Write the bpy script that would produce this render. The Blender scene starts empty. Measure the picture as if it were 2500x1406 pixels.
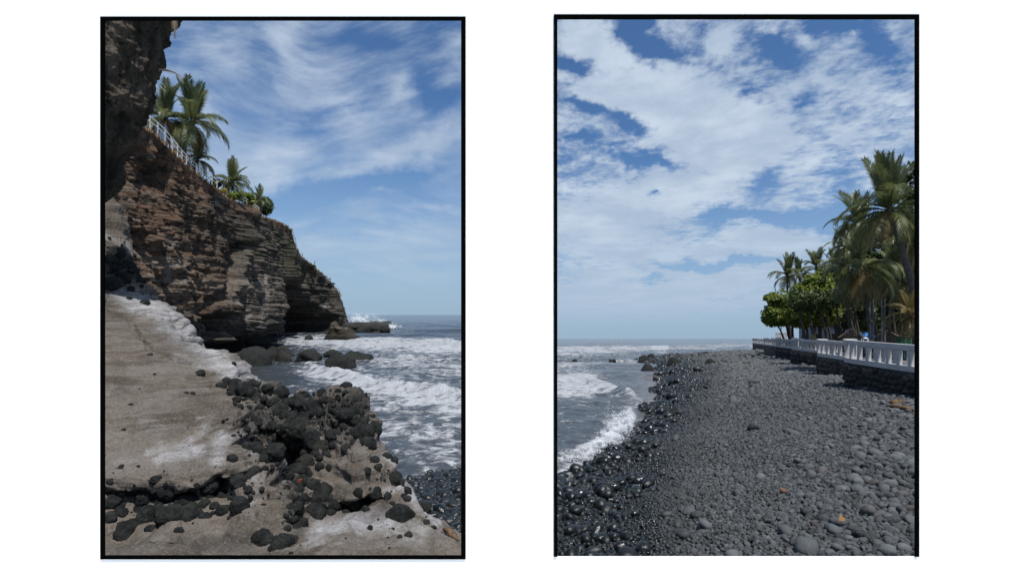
import bpy, bmesh, math, random
import numpy as np
from mathutils import Vector, Matrix, Euler
from mathutils.bvhtree import BVHTree

scene = bpy.context.scene
COL = scene.collection
R = math.radians
rng = np.random.default_rng(7)
random.seed(7)

# ------------------------------------------------------------------ camera
CAM_Z = 4.0
F = 1250.0            # focal length in units of a 2500-wide picture
TILT = 58.0 / 1250.0  # the eastern bay lies a little lower towards the open sea
cam_d = bpy.data.cameras.new('camera')
cam_d.lens = 18.0; cam_d.sensor_width = 36.0
cam_d.shift_y = 65.0 / 2500.0
cam_d.clip_start = 0.05; cam_d.clip_end = 20000
cam = bpy.data.objects.new('camera', cam_d); COL.objects.link(cam)
cam.location = (0, 0, CAM_Z); cam.rotation_euler = (R(90), 0, 0)
scene.camera = cam
scene.view_settings.view_transform = 'Standard'
scene.view_settings.look = 'None'
scene.view_settings.gamma = 1.0
scene.view_settings.use_curve_mapping = False
scene.view_settings.exposure = 0.05
scene.render.engine = 'CYCLES'
scene.cycles.max_bounces = 5
scene.cycles.transparent_max_bounces = 6

# ------------------------------------------------------------------ node helpers
def N(nt, typ, ins=None, **props):
    n = nt.nodes.new(typ)
    for k, v in props.items(): setattr(n, k, v)
    for k, v in (ins or {}).items():
        s = n.inputs[k]
        if isinstance(v, bpy.types.NodeSocket): nt.links.new(v, s)
        else: s.default_value = v
    return n
def M_(nt, op, a, b=0.0, c=None, clamp=False):
    ins = {0: a, 1: b}
    if c is not None: ins[2] = c
    return N(nt, 'ShaderNodeMath', ins, operation=op, use_clamp=clamp).outputs[0]
def MIX(nt, f, a, b, blend='MIX'):
    def c4(v): return v if isinstance(v, bpy.types.NodeSocket) else (tuple(v) + (1,))[:4]
    return N(nt, 'ShaderNodeMix', {0: f, 6: c4(a), 7: c4(b)}, data_type='RGBA', blend_type=blend).outputs[2]
def SM(nt, v, a, b, lo=0.0, hi=1.0):
    return N(nt, 'ShaderNodeMapRange', {0: v, 1: a, 2: b, 3: lo, 4: hi}, interpolation_type='SMOOTHSTEP').outputs[0]
def NOISE(nt, vec, scale, detail=4.0, rough=0.55, dist=0.0):
    return N(nt, 'ShaderNodeTexNoise', {'Vector': vec, 'Scale': scale, 'Detail': detail, 'Roughness': rough, 'Distortion': dist}).outputs[0]
def MAP(nt, vec, loc=(0, 0, 0), rot=(0, 0, 0), scale=(1, 1, 1), vt='POINT'):
    return N(nt, 'ShaderNodeMapping', {'Vector': vec, 'Location': loc, 'Rotation': rot, 'Scale': scale}, vector_type=vt).outputs[0]

# ------------------------------------------------------------------ world: daylight sky with high cloud
SUN_DIR = Vector((0.20, -0.33, 0.92)).normalized()
world = bpy.data.worlds.new('World'); scene.world = world
world.use_nodes = True
def build_world():
    nt = world.node_tree; nt.nodes.clear()
    tc = N(nt, 'ShaderNodeTexCoord').outputs['Generated']
    sep = N(nt, 'ShaderNodeSeparateXYZ', {0: tc})
    x, y, z = sep.outputs
    yy = M_(nt, 'MAXIMUM', y, 0.25)
    u = M_(nt, 'DIVIDE', x, yy); v = M_(nt, 'DIVIDE', z, yy)
    right = SM(nt, u, -0.1, 0.1)
    lift = M_(nt, 'MULTIPLY', M_(nt, 'MULTIPLY', right, M_(nt, 'MAXIMUM', y, 0.0)), TILT)
    zl = M_(nt, 'MAXIMUM', M_(nt, 'ADD', z, lift), 0.012)
    sv = N(nt, 'ShaderNodeCombineXYZ', {0: x, 1: y, 2: zl}).outputs[0]
    sky = N(nt, 'ShaderNodeTexSky', {'Vector': sv} if False else None, sky_type='NISHITA', sun_disc=False)
    sky.sun_elevation = math.asin(SUN_DIR.z); sky.sun_rotation = math.atan2(SUN_DIR.x, SUN_DIR.y)
    sky.air_density = 1.0; sky.dust_density = 0.6; sky.ozone_density = 3.0
    nt.links.new(sv, sky.inputs[0])
    # position on a flat cloud deck
    den = M_(nt, 'ADD', zl, 0.09)
    deck = N(nt, 'ShaderNodeCombineXYZ', {0: M_(nt, 'DIVIDE', x, den), 1: M_(nt, 'DIVIDE', y, den), 2: 0.0}).outputs[0]
    pos = N(nt, 'ShaderNodeCombineXYZ', {0: M_(nt, 'MULTIPLY_ADD', u, 1250.0, 1250.0), 1: M_(nt, 'MULTIPLY_ADD', v, -1250.0, 768.0), 2: 0.0}).outputs[0]
    def blobs(lst):
        acc = None
        wv = N(nt, 'ShaderNodeVectorMath', {0: N(nt, 'ShaderNodeTexNoise', {'Vector': MAP(nt, pos, scale=(0.008, 0.008, 1)), 'Scale': 1.0, 'Detail': 4.0, 'Roughness': 0.6}).outputs[1], 1: (0.5, 0.5, 0.5)}, operation='SUBTRACT').outputs[0]
        wv = N(nt, 'ShaderNodeVectorMath', {0: wv, 1: (110.0, 110.0, 0.0)}, operation='MULTIPLY').outputs[0]
        p2 = N(nt, 'ShaderNodeVectorMath', {0: pos, 1: wv}, operation='ADD').outputs[0]
        for (px, py, rx, ry, rot, a) in lst:
            m = MAP(nt, p2, loc=(px, py, 0), rot=(0, 0, R(rot)), scale=(rx, ry, 1.0), vt='TEXTURE')
            g = N(nt, 'ShaderNodeTexGradient', {0: m}, gradient_type='QUADRATIC_SPHERE').outputs[1]
            acc = M_(nt, 'MULTIPLY_ADD', g, a, 0.0 if acc is None else acc)
        return acc
    # west: thin streaky cirrus
    warp = N(nt, 'ShaderNodeTexNoise', {'Vector': deck, 'Scale': 0.55, 'Detail': 3.0, 'Roughness': 0.5}).outputs[1]
    wv = N(nt, 'ShaderNodeVectorMath', {0: warp, 3: 1.6}, operation='SCALE').outputs[0]
    dw = N(nt, 'ShaderNodeVectorMath', {0: deck, 1: wv}, operation='ADD').outputs[0]
    pw = N(nt, 'ShaderNodeTexNoise', {'Vector': MAP(nt, pos, scale=(0.0022, 0.0022, 1)), 'Scale': 1.0, 'Detail': 1.0, 'Roughness': 0.4}).outputs[1]
    pw = N(nt, 'ShaderNodeVectorMath', {0: N(nt, 'ShaderNodeVectorMath', {0: pw, 1: (0.5, 0.5, 0.5)}, operation='SUBTRACT').outputs[0], 1: (300.0, 300.0, 0.0)}, operation='MULTIPLY').outputs[0]
    pq = N(nt, 'ShaderNodeVectorMath', {0: pos, 1: pw}, operation='ADD').outputs[0]
    hi = NOISE(nt, MAP(nt, pq, rot=(0, 0, R(-48)), scale=(0.0045, 0.013, 1)), 1.0, 10.0, 0.60)
    lo = NOISE(nt, MAP(nt, pq, rot=(0, 0, R(12)), scale=(0.0032, 0.015, 1)), 1.0, 10.0, 0.62)
    flat = SM(nt, v, 0.42, 0.22)
    cir = N(nt, 'ShaderNodeMix', {0: flat, 2: hi, 3: lo}, data_type='FLOAT').outputs[0]
    lw = blobs([(560, 150, 330, 190, 20, .10), (700, 130, 70, 240, -14, .28), (850, 280, 250, 110, 40, .26), (650, 380, 260, 120, 0, .22),
                (950, 380, 300, 70, -14, .34), (620, 430, 190, 60, 0, .26), (980, 215, 60, 130, 35, .28), (1120, 150, 60, 90, 0, .2), (1060, 340, 150, 60, -15, .25),
                (1000, 620, 420, 150, 0, .22), (930, 462, 70, 22, 0, .28), (1060, 500, 200, 30, 0, .22), (760, 600, 200, 60, 0, .18), (470, 330, 150, 200, 0, .14),
                (900, 110, 190, 80, 15, -.26), (1040, 210, 120, 70, 60, -.34), (1080, 260, 90, 120, 20, -.18), (820, 455, 300, 50, -9, -.5), (700, 510, 170, 60, 0, -.42), (1010, 425, 160, 26, -9, -.3), (950, 550, 240, 40, 0, -.12), (620, 200, 130, 60, 30, -.08), (760, 330, 100, 50, 10, -.16)])
    dl = M_(nt, 'ADD', cir, lw)
    dl = SM(nt, dl, 0.30, 0.90)
    # east: broken altocumulus sheet
    warp2 = N(nt, 'ShaderNodeTexNoise', {'Vector': deck, 'Scale': 1.6, 'Detail': 3.0, 'Roughness': 0.5}).outputs[1]
    wv2 = N(nt, 'ShaderNodeVectorMath', {0: warp2, 3: 0.16}, operation='SCALE').outputs[0]
    dw2 = N(nt, 'ShaderNodeVectorMath', {0: deck, 1: wv2}, operation='ADD').outputs[0]
    a1 = NOISE(nt, MAP(nt, dw2, rot=(0, 0, R(-30)), scale=(1.0, 1.25, 1)), 1.5, 3.0, 0.5)
    a2 = NOISE(nt, MAP(nt, dw2, rot=(0, 0, R(20))), 11.0, 8.0, 0.62)
    a3 = NOISE(nt, dw2, 27.0, 6.0, 0.6)
    alt = M_(nt, 'ADD', M_(nt, 'MULTIPLY', a1, 0.24), M_(nt, 'ADD', M_(nt, 'MULTIPLY', a2, 0.50), M_(nt, 'MULTIPLY', a3, 0.26)))
    rw = blobs([(1430, 90, 150, 110, 20, .36), (1660, 260, 330, 160, 28, .40), (1800, 330, 330, 200, 10, .30), (1480, 230, 220, 70, 30, .28), (1760, 100, 55, 90, 10, .24), (1990, 190, 120, 110, 0, .14), (2120, 200, 130, 130, 0, .12), (2180, 90, 60, 80, -20, .2), (2090, 90, 50, 60, 0, .14), (1960, 100, 60, 50, 0, .12),
                (1640, 470, 360, 120, 0, .26), (1480, 560, 300, 130, 0, .24), (1900, 590, 260, 60, 0, .34), (1700, 680, 420, 130, 0, .30), (1500, 740, 400, 120, 0, .3), (2100, 360, 200, 120, 0, .12), (1930, 420, 150, 80, 20, .1),
                (1400, 165, 110, 55, 25, -.42), (1600, 110, 130, 60, 25, -.34), (1540, 60, 80, 60, 0, -.3), (1900, 110, 120, 60, 20, -.3), (2050, 60, 200, 60, 10, -.26), (2170, 130, 120, 120, 30, -.22), (1830, 210, 60, 50, 0, -.2), (1950, 260, 60, 70, 0, -.18), (1530, 300, 150, 36, 18, -.34), (1430, 260, 120, 30, 12, -.3), (1590, 390, 170, 36, 10, -.36), (1400, 345, 120, 24, 8, -.2), (1595, 475, 45, 24, 0, -.5),
                (1870, 440, 110, 70, -20, -.32), (1900, 530, 260, 46, 4, -.36), (1750, 530, 90, 40, -15, -.34), (2080, 520, 160, 90, 0, -.34), (2060, 430, 100, 70, 30, -.16), (1700, 648, 230, 26, -2, -.62), (1590, 680, 150, 16, 4, -.36), (1840, 635, 160, 16, -4, -.36), (1760, 722, 120, 9, 0, -.25)])
    dr = M_(nt, 'ADD', alt, rw)
    dr = SM(nt, dr, 0.36, 0.63)
    dens = N(nt, 'ShaderNodeMix', {0: right, 2: M_(nt, 'MULTIPLY', dl, 0.86), 3: M_(nt, 'MULTIPLY', dr, 0.95)}, data_type='FLOAT').outputs[0]
    dens = M_(nt, 'MULTIPLY', dens, SM(nt, zl, 0.015, 0.07))
    # thin milky veil towards the horizon
    veil = SM(nt, zl, 0.36, 0.0, 0.0, 0.72)
    skyc = MIX(nt, 1.0, sky.outputs[0], (1.0, 1.0, 1.0), 'MULTIPLY')
    skyc = MIX(nt, 1.0, skyc, SKY_TINT, 'MULTIPLY')
    hz = MIX(nt, veil, skyc, (3.3, 4.6, 6.3))
    shade = NOISE(nt, MAP(nt, dw2, loc=(3, 7, 0)), 2.6, 5.0, 0.6)
    cc = MIX(nt, SM(nt, shade, 0.35, 0.68), (4.2, 5.2, 6.6), (6.2, 7.1, 8.2))
    cc = MIX(nt, M_(nt, 'MULTIPLY', veil, 1.3, clamp=True), cc, (4.0, 5.1, 6.5))
    col = MIX(nt, dens, hz, cc)
    bg = N(nt, 'ShaderNodeBackground', {0: col, 1: 0.1})
    nt.links.new(bg.outputs[0], N(nt, 'ShaderNodeOutputWorld').inputs[0])
SKY_TINT = (0.60, 0.84, 1.06)
build_world()

# ------------------------------------------------------------------ sun
sun_d = bpy.data.lights.new('sun', 'SUN'); sun_d.energy = 5.0; sun_d.angle = R(0.5); sun_d.color = (1.0, 0.96, 0.9)
sun = bpy.data.objects.new('sun', sun_d); COL.objects.link(sun)
sun.rotation_euler = (-SUN_DIR).to_track_quat('-Z', 'Y').to_euler()
sun.location = (10, -15, 40)

# ------------------------------------------------------------------ numpy noise
_perm = np.random.default_rng(3).permutation(256).astype(np.int64)
_grad = np.random.default_rng(4).normal(size=(256, 3)); _grad /= np.linalg.norm(_grad, axis=1)[:, None]
def pnoise(P):
    i = np.floor(P).astype(np.int64); f = P - i
    w = f * f * f * (f * (f * 6 - 15) + 10)
    out = 0
    for a in (0, 1):
        for b in (0, 1):
            for c in (0, 1):
                h = _perm[(_perm[(_perm[(i[:, 0] + a) & 255] + i[:, 1] + b) & 255] + i[:, 2] + c) & 255]
                g = _grad[h]
                d = g[:, 0] * (f[:, 0] - a) + g[:, 1] * (f[:, 1] - b) + g[:, 2] * (f[:, 2] - c)
                wt = (w[:, 0] if a else 1 - w[:, 0]) * (w[:, 1] if b else 1 - w[:, 1]) * (w[:, 2] if c else 1 - w[:, 2])
                out = out + d * wt
    return out * 1.5
def fbm(P, oct=5, gain=0.5, lac=2.03):
    a, s, out = 1.0, 1.0, 0
    for k in range(oct):
        out = out + a * pnoise(P * s + 17.3 * k); a *= gain; s *= lac
    return out
def sst(x, a, b):
    t = np.clip((x - a) / (b - a), 0, 1); return t * t * (3 - 2 * t)

# ------------------------------------------------------------------ mesh helpers
def tag(o, label=None, cat=None, group=None, kind=None):
    if label: o['label'] = label
    if cat: o['category'] = cat
    if group: o['group'] = group
    if kind: o['kind'] = kind
    return o
def mesh_np(name, V, Fc, mats=None, smooth=True, attrs=None):
    me = bpy.data.meshes.new(name)
    V = np.asarray(V, np.float32).reshape(-1, 3); Fc = np.asarray(Fc, np.int32)
    k = Fc.shape[1]
    me.vertices.add(len(V)); me.vertices.foreach_set('co', V.ravel())
    me.loops.add(Fc.size); me.loops.foreach_set('vertex_index', Fc.ravel())
    me.polygons.add(len(Fc)); me.polygons.foreach_set('loop_start', np.arange(len(Fc), dtype=np.int32) * k)
    me.update(calc_edges=True); me.validate()
    me.polygons.foreach_set('use_smooth', np.full(len(me.polygons), bool(smooth)))
    for an, av in (attrs or {}).items():
        at = me.attributes.new(an, 'FLOAT', 'POINT'); at.data.foreach_set('value', np.asarray(av, np.float32).ravel())
    for m in (mats if isinstance(mats, (list, tuple)) else [mats]):
        if m is not None: me.materials.append(m)
    return me
def link(name, me, parent=None, loc=(0, 0, 0), rot=(0, 0, 0), scale=(1, 1, 1)):
    o = bpy.data.objects.new(name, me); COL.objects.link(o)
    o.location = loc; o.rotation_euler = rot; o.scale = scale
    if parent is not None: o.parent = parent
    return o
def empty(name, loc, rz=0.0):
    o = bpy.data.objects.new(name, None); COL.objects.link(o); o.location = loc; o.rotation_euler = (0, 0, rz)
    o.empty_display_size = 0.2
    return o
def gridfaces(n, m, wrap=False):
    i = np.arange(n - 1)[:, None]; j = np.arange(m if wrap else m - 1)[None, :]
    j2 = (j + 1) % m
    a = i * m + j; b = i * m + j2; c = (i + 1) * m + j2; d = (i + 1) * m + j
    return np.stack([a, b, c, d], -1).reshape(-1, 4)
class MB:
    """collects quads/tris of one mesh"""
    def __init__(s): s.v = []; s.f = []
    def add(s, v, f):
        o = len(s.v); s.v += [tuple(p) for p in v]; s.f += [tuple(i + o for i in q) for q in f]; return s
    def box(s, c, d, rz=0.0, M=None):
        h = [Vector((x * d[0] / 2, y * d[1] / 2, z * d[2] / 2)) for z in (-1, 1) for y in (-1, 1) for x in (-1, 1)]
        m = M if M is not None else Matrix.Rotation(rz, 3, 'Z')
        v = [m @ p + Vector(c) for p in h]
        return s.add(v, [(0, 2, 3, 1), (4, 5, 7, 6), (0, 1, 5, 4), (2, 6, 7, 3), (0, 4, 6, 2), (1, 3, 7, 5)])
    def tube(s, pts, rad, n=6, cap=True):
        pts = [Vector(p) for p in pts]; k = len(pts); rad = rad if isinstance(rad, (list, tuple)) else [rad] * k
        v = []
        ref = Vector((0.31, 0.17, 0.93))
        for i, p in enumerate(pts):
            t = (pts[min(i + 1, k - 1)] - pts[max(i - 1, 0)]).normalized()
            if abs(t.dot(ref)) > 0.95: rr = Vector((1, 0, 0))
            else: rr = ref
            a = t.cross(rr).normalized(); b = t.cross(a)
            for j in range(n):
                an = 2 * math.pi * j / n
                v.append(p + (a * math.cos(an) + b * math.sin(an)) * rad[i])
        f = [(i * n + j, i * n + (j + 1) % n, (i + 1) * n + (j + 1) % n, (i + 1) * n + j) for i in range(k - 1) for j in range(n)]
        if cap: f += [tuple(range(n - 1, -1, -1)), tuple((k - 1) * n + j for j in range(n))]
        return s.add(v, f)
    def mesh(s, name, mat=None, smooth=False):
        me = bpy.data.meshes.new(name); me.from_pydata(s.v, [], s.f); me.update()
        if smooth: me.polygons.foreach_set('use_smooth', [True] * len(me.polygons))
        if mat: me.materials.append(mat)
        return me
    def build(s, name, mat=None, parent=None, loc=(0, 0, 0), rot=(0, 0, 0), smooth=False):
        return link(name, s.mesh(name, mat, smooth), parent, loc, rot)
_ico = {}
def ico(sub):
    if sub not in _ico:
        bm = bmesh.new(); bmesh.ops.create_icosphere(bm, subdivisions=sub, radius=1.0)
        _ico[sub] = (np.array([v.co[:] for v in bm.verts]), np.array([[v.index for v in f.verts] for f in bm.faces])); bm.free()
    return _ico[sub]

def at(px, py, Y):        # west bay: a measured bearing at distance Y
    return Vector(((px - 1250) / F * Y, Y, CAM_Z - (py - 768) / F * Y))
def atR(px, py, Y): return at(px, py, Y)
def hgt(h, Y): return h - TILT * Y      # height above the eastern sea level -> world z
def topx(V):
    Y = np.maximum(V[:, 1], 0.1)
    return 1250 + F * V[:, 0] / Y, 768 - F * (V[:, 2] - CAM_Z) / Y

# ------------------------------------------------------------------ materials
def newmat(name):
    m = bpy.data.materials.new(name); m.use_nodes = True
    nt = m.node_tree; nt.nodes.clear()
    out = N(nt, 'ShaderNodeOutputMaterial')
    return m, nt, out
def finish(nt, out, col, rough=0.8, bump=None, bstr=0.4, bdist=0.02, spec=0.3, extra=None):
    ins = {'Base Color': col if isinstance(col, bpy.types.NodeSocket) else tuple(col) + (1,), 'Roughness': rough, 'Specular IOR Level': spec}
    ins.update(extra or {})
    if bump is not None:
        ins['Normal'] = N(nt, 'ShaderNodeBump', {'Strength': bstr, 'Distance': bdist, 'Height': bump}).outputs[0]
    p = N(nt, 'ShaderNodeBsdfPrincipled', ins)
    nt.links.new(p.outputs[0], out.inputs[0]); return p
def OBJ(nt): return N(nt, 'ShaderNodeNewGeometry').outputs['Position']
def LOC(nt): return N(nt, 'ShaderNodeTexCoord').outputs['Object']
def ATTR(nt, n, t='GEOMETRY'): return N(nt, 'ShaderNodeAttribute', attribute_name=n, attribute_type=t).outputs['Fac']
def RND(nt): return N(nt, 'ShaderNodeObjectInfo').outputs['Random']

def simple(name, col, rough=0.7, var=0.25, scale=6.0, bstr=0.2, spec=0.3):
    m, nt, out = newmat(name); p = LOC(nt)
    n = NOISE(nt, p, scale, 6.0, 0.6)
    c = MIX(nt, SM(nt, n, 0.3, 0.7), tuple(v * (1 - var) for v in col), tuple(min(1, v * (1 + var)) for v in col))
    finish(nt, out, c, rough, NOISE(nt, p, scale * 6, 4.0), bstr, 0.01, spec)
    return m

def mat_sandstone():
    m, nt, out = newmat('sandstone'); P = OBJ(nt)
    warp = N(nt, 'ShaderNodeTexNoise', {'Vector': P, 'Scale': 0.6, 'Detail': 3.0}).outputs[1]
    P2 = N(nt, 'ShaderNodeVectorMath', {0: P, 1: N(nt, 'ShaderNodeVectorMath', {0: warp, 3: 0.55}, operation='SCALE').outputs[0]}, operation='ADD').outputs[0]
    big = NOISE(nt, P, 1.1, 7.0, 0.68)
    bands = NOISE(nt, MAP(nt, P2, rot=(R(6), R(-10), 0), scale=(0.7, 0.5, 16.0)), 1.0, 6.0, 0.65)
    speck = NOISE(nt, P, 42.0, 3.0, 0.75)
    grain = NOISE(nt, P, 13.0, 7.0, 0.75)
    c = MIX(nt, SM(nt, big, 0.38, 0.62), (0.070, 0.056, 0.043), (0.122, 0.102, 0.084))
    c = MIX(nt, SM(nt, bands, 0.42, 0.62, 0, 0.5), c, (0.165, 0.152, 0.138))
    c = MIX(nt, SM(nt, bands, 0.50, 0.36, 0, 0.35), c, (0.05, 0.043, 0.036))
    yel = SM(nt, NOISE(nt, P, 1.7, 5.0, 0.65), 0.62, 0.74, 0, 0.5)
    c = MIX(nt, yel, c, (0.12, 0.093, 0.052))
    salt = ATTR(nt, 'salt')
    lace = M_(nt, 'MULTIPLY_ADD', NOISE(nt, MAP(nt, P2, scale=(1.2, 1.2, 8.0)), 1.2, 9.0, 0.72), 2.2, -1.1)
    lace2 = M_(nt, 'MULTIPLY_ADD', NOISE(nt, P, 7.0, 8.0, 0.75), 1.6, -0.8)
    sf = SM(nt, M_(nt, 'ADD', M_(nt, 'MULTIPLY', salt, 1.05), M_(nt, 'ADD', M_(nt, 'MULTIPLY', lace, 0.75), M_(nt, 'MULTIPLY', lace2, 0.5))), 0.22, 1.15)
    sf = M_(nt, 'MULTIPLY', sf, SM(nt, salt, 0.04, 0.35))
    sf = M_(nt, 'MULTIPLY', sf, SM(nt, NOISE(nt, MAP(nt, P2, rot=(R(6), R(-10), 0), scale=(1.6, 1.2, 22.0)), 1.0, 6.0, 0.75), 0.36, 0.60, 0.35, 1.0))
    c = MIX(nt, M_(nt, 'MULTIPLY', sf, 0.9), c, (0.36, 0.36, 0.375))
    wet = ATTR(nt, 'dark')  # darkened stone, including shade painted into hollow, gully and undercut
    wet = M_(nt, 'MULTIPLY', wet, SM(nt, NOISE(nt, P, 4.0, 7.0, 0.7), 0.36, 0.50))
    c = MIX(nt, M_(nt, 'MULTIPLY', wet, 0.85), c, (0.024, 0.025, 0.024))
    c = MIX(nt, SM(nt, speck, 0.54, 0.68, 0, 0.75), c, (0.035, 0.032, 0.029))
    c = MIX(nt, SM(nt, speck, 0.46, 0.34, 0, 0.45), c, (0.22, 0.20, 0.18))
    c = MIX(nt, SM(nt, grain, 0.56, 0.70, 0, 0.6), c, (0.04, 0.036, 0.032))
    h = M_(nt, 'ADD', M_(nt, 'MULTIPLY', grain, 0.6), M_(nt, 'ADD', M_(nt, 'MULTIPLY', bands, 1.1), M_(nt, 'MULTIPLY', speck, 0.25)))
    finish(nt, out, c, 0.9, h, 0.75, 0.045, 0.15)
    return m
def mat_lava():
    m, nt, out = newmat('lava_rock'); P = OBJ(nt)
    a = NOISE(nt, P, 9.0, 6.0, 0.65); b = NOISE(nt, P, 42.0, 4.0, 0.7)
    c = MIX(nt, SM(nt, a, 0.35, 0.7), (0.013, 0.015, 0.015), (0.040, 0.041, 0.039))
    c = MIX(nt, SM(nt, b, 0.60, 0.75, 0, 0.6), c, (0.058, 0.055, 0.050))
    c = MIX(nt, SM(nt, RND(nt), 0.8, 1.0, 0, 0.4), c, (0.055, 0.046, 0.038))
    h = M_(nt, 'ADD', a, M_(nt, 'MULTIPLY', b, 0.7))
    finish(nt, out, c, 0.9, h, 1.0, 0.06, 0.12)
    return m
def mat_cliff():
    m, nt, out = newmat('cliff_rock'); P = OBJ(nt)
    warp = N(nt, 'ShaderNodeTexNoise', {'Vector': P, 'Scale': 0.12, 'Detail': 3.0}).outputs[1]
    P2 = N(nt, 'ShaderNodeVectorMath', {0: P, 1: N(nt, 'ShaderNodeVectorMath', {0: warp, 3: 1.6}, operation='SCALE').outputs[0]}, operation='ADD').outputs[0]
    strata = NOISE(nt, MAP(nt, P2, rot=(R(1.5), 0, 0), scale=(0.05, 0.05, 2.6)), 1.0, 8.0, 0.75)
    fine = NOISE(nt, MAP(nt, P2, rot=(R(1.5), 0, 0), scale=(0.10, 0.10, 5.0)), 1.0, 5.0, 0.7)
    big = NOISE(nt, P, 0.13, 6.0, 0.6)
    vert = NOISE(nt, MAP(nt, P, scale=(0.55, 0.55, 0.06)), 1.0, 6.0, 0.65)
    rub = NOISE(nt, P, 1.6, 7.0, 0.7)
    c = MIX(nt, SM(nt, strata, 0.38, 0.62), (0.030, 0.028, 0.026), (0.085, 0.073, 0.060))
    warm = ATTR(nt, 'warm')
    c = MIX(nt, M_(nt, 'MULTIPLY', warm, SM(nt, rub, 0.30, 0.62)), c, (0.185, 0.108, 0.066))
    c = MIX(nt, M_(nt, 'MULTIPLY', SM(nt, fine, 0.53, 0.60), 0.55), c, (0.19, 0.168, 0.145))
    c = MIX(nt, SM(nt, vert, 0.52, 0.66, 0, 0.65), c, (0.035, 0.034, 0.030))
    pale = ATTR(nt, 'pale')
    c = MIX(nt, M_(nt, 'MULTIPLY', pale, SM(nt, M_(nt, 'ADD', M_(nt, 'MULTIPLY', fine, 0.7), M_(nt, 'MULTIPLY', strata, 0.3)), 0.42, 0.60)), c, (0.27, 0.235, 0.20))
    salt = ATTR(nt, 'salt')
    lace = M_(nt, 'MULTIPLY_ADD', NOISE(nt, MAP(nt, P2, scale=(0.35, 0.35, 1.6)), 1.0, 9.0, 0.75), 2.4, -1.2)
    sf = SM(nt, M_(nt, 'ADD', salt, M_(nt, 'MULTIPLY', lace, 0.9)), 0.45, 1.05)
    c = MIX(nt, M_(nt, 'MULTIPLY', sf, 0.8), c, (0.33, 0.305, 0.285))
    c = MIX(nt, SM(nt, rub, 0.50, 0.36, 0, 0.7), c, (0.022, 0.022, 0.02))
    c = MIX(nt, M_(nt, 'MULTIPLY', ATTR(nt, 'moss'), SM(nt, NOISE(nt, P, 0.7, 7.0, 0.7), 0.46, 0.58)), c, (0.04, 0.047, 0.02))
    wet = ATTR(nt, 'dark')
    c = MIX(nt, M_(nt, 'MULTIPLY', wet, 0.85), c, (0.018, 0.020, 0.019))
    h = M_(nt, 'ADD', M_(nt, 'MULTIPLY', strata, 1.5), M_(nt, 'ADD', M_(nt, 'MULTIPLY', fine, 0.8), rub))
    finish(nt, out, c, 0.9, h, 1.0, 0.30, 0.15)
    return m
def mat_overhang():
    m, nt, out = newmat('overhang_rock'); P = OBJ(nt)
    s = MAP(nt, P, rot=(0, R(-14), 0), scale=(3.2, 3.2, 0.35))
    st = NOISE(nt, s, 1.0, 7.0, 0.65); rub = NOISE(nt, P, 3.2, 8.0, 0.7); big = NOISE(nt, P, 0.7, 4.0, 0.6)
    c = MIX(nt, SM(nt, st, 0.36, 0.66), (0.032, 0.028, 0.023), (0.118, 0.093, 0.072))
    c = MIX(nt, SM(nt, big, 0.5, 0.66, 0, 0.6), c, (0.022, 0.024, 0.022))
    c = MIX(nt, SM(nt, rub, 0.56, 0.70, 0, 0.55), c, (0.17, 0.146, 0.122))
    c = MIX(nt, SM(nt, rub, 0.46, 0.34, 0, 0.8), c, (0.012, 0.012, 0.011))
    h = M_(nt, 'ADD', M_(nt, 'MULTIPLY', st, 1.2), M_(nt, 'MULTIPLY', rub, 1.2))
    finish(nt, out, c, 0.95, h, 1.0, 0.12, 0.1)
    return m
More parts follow.
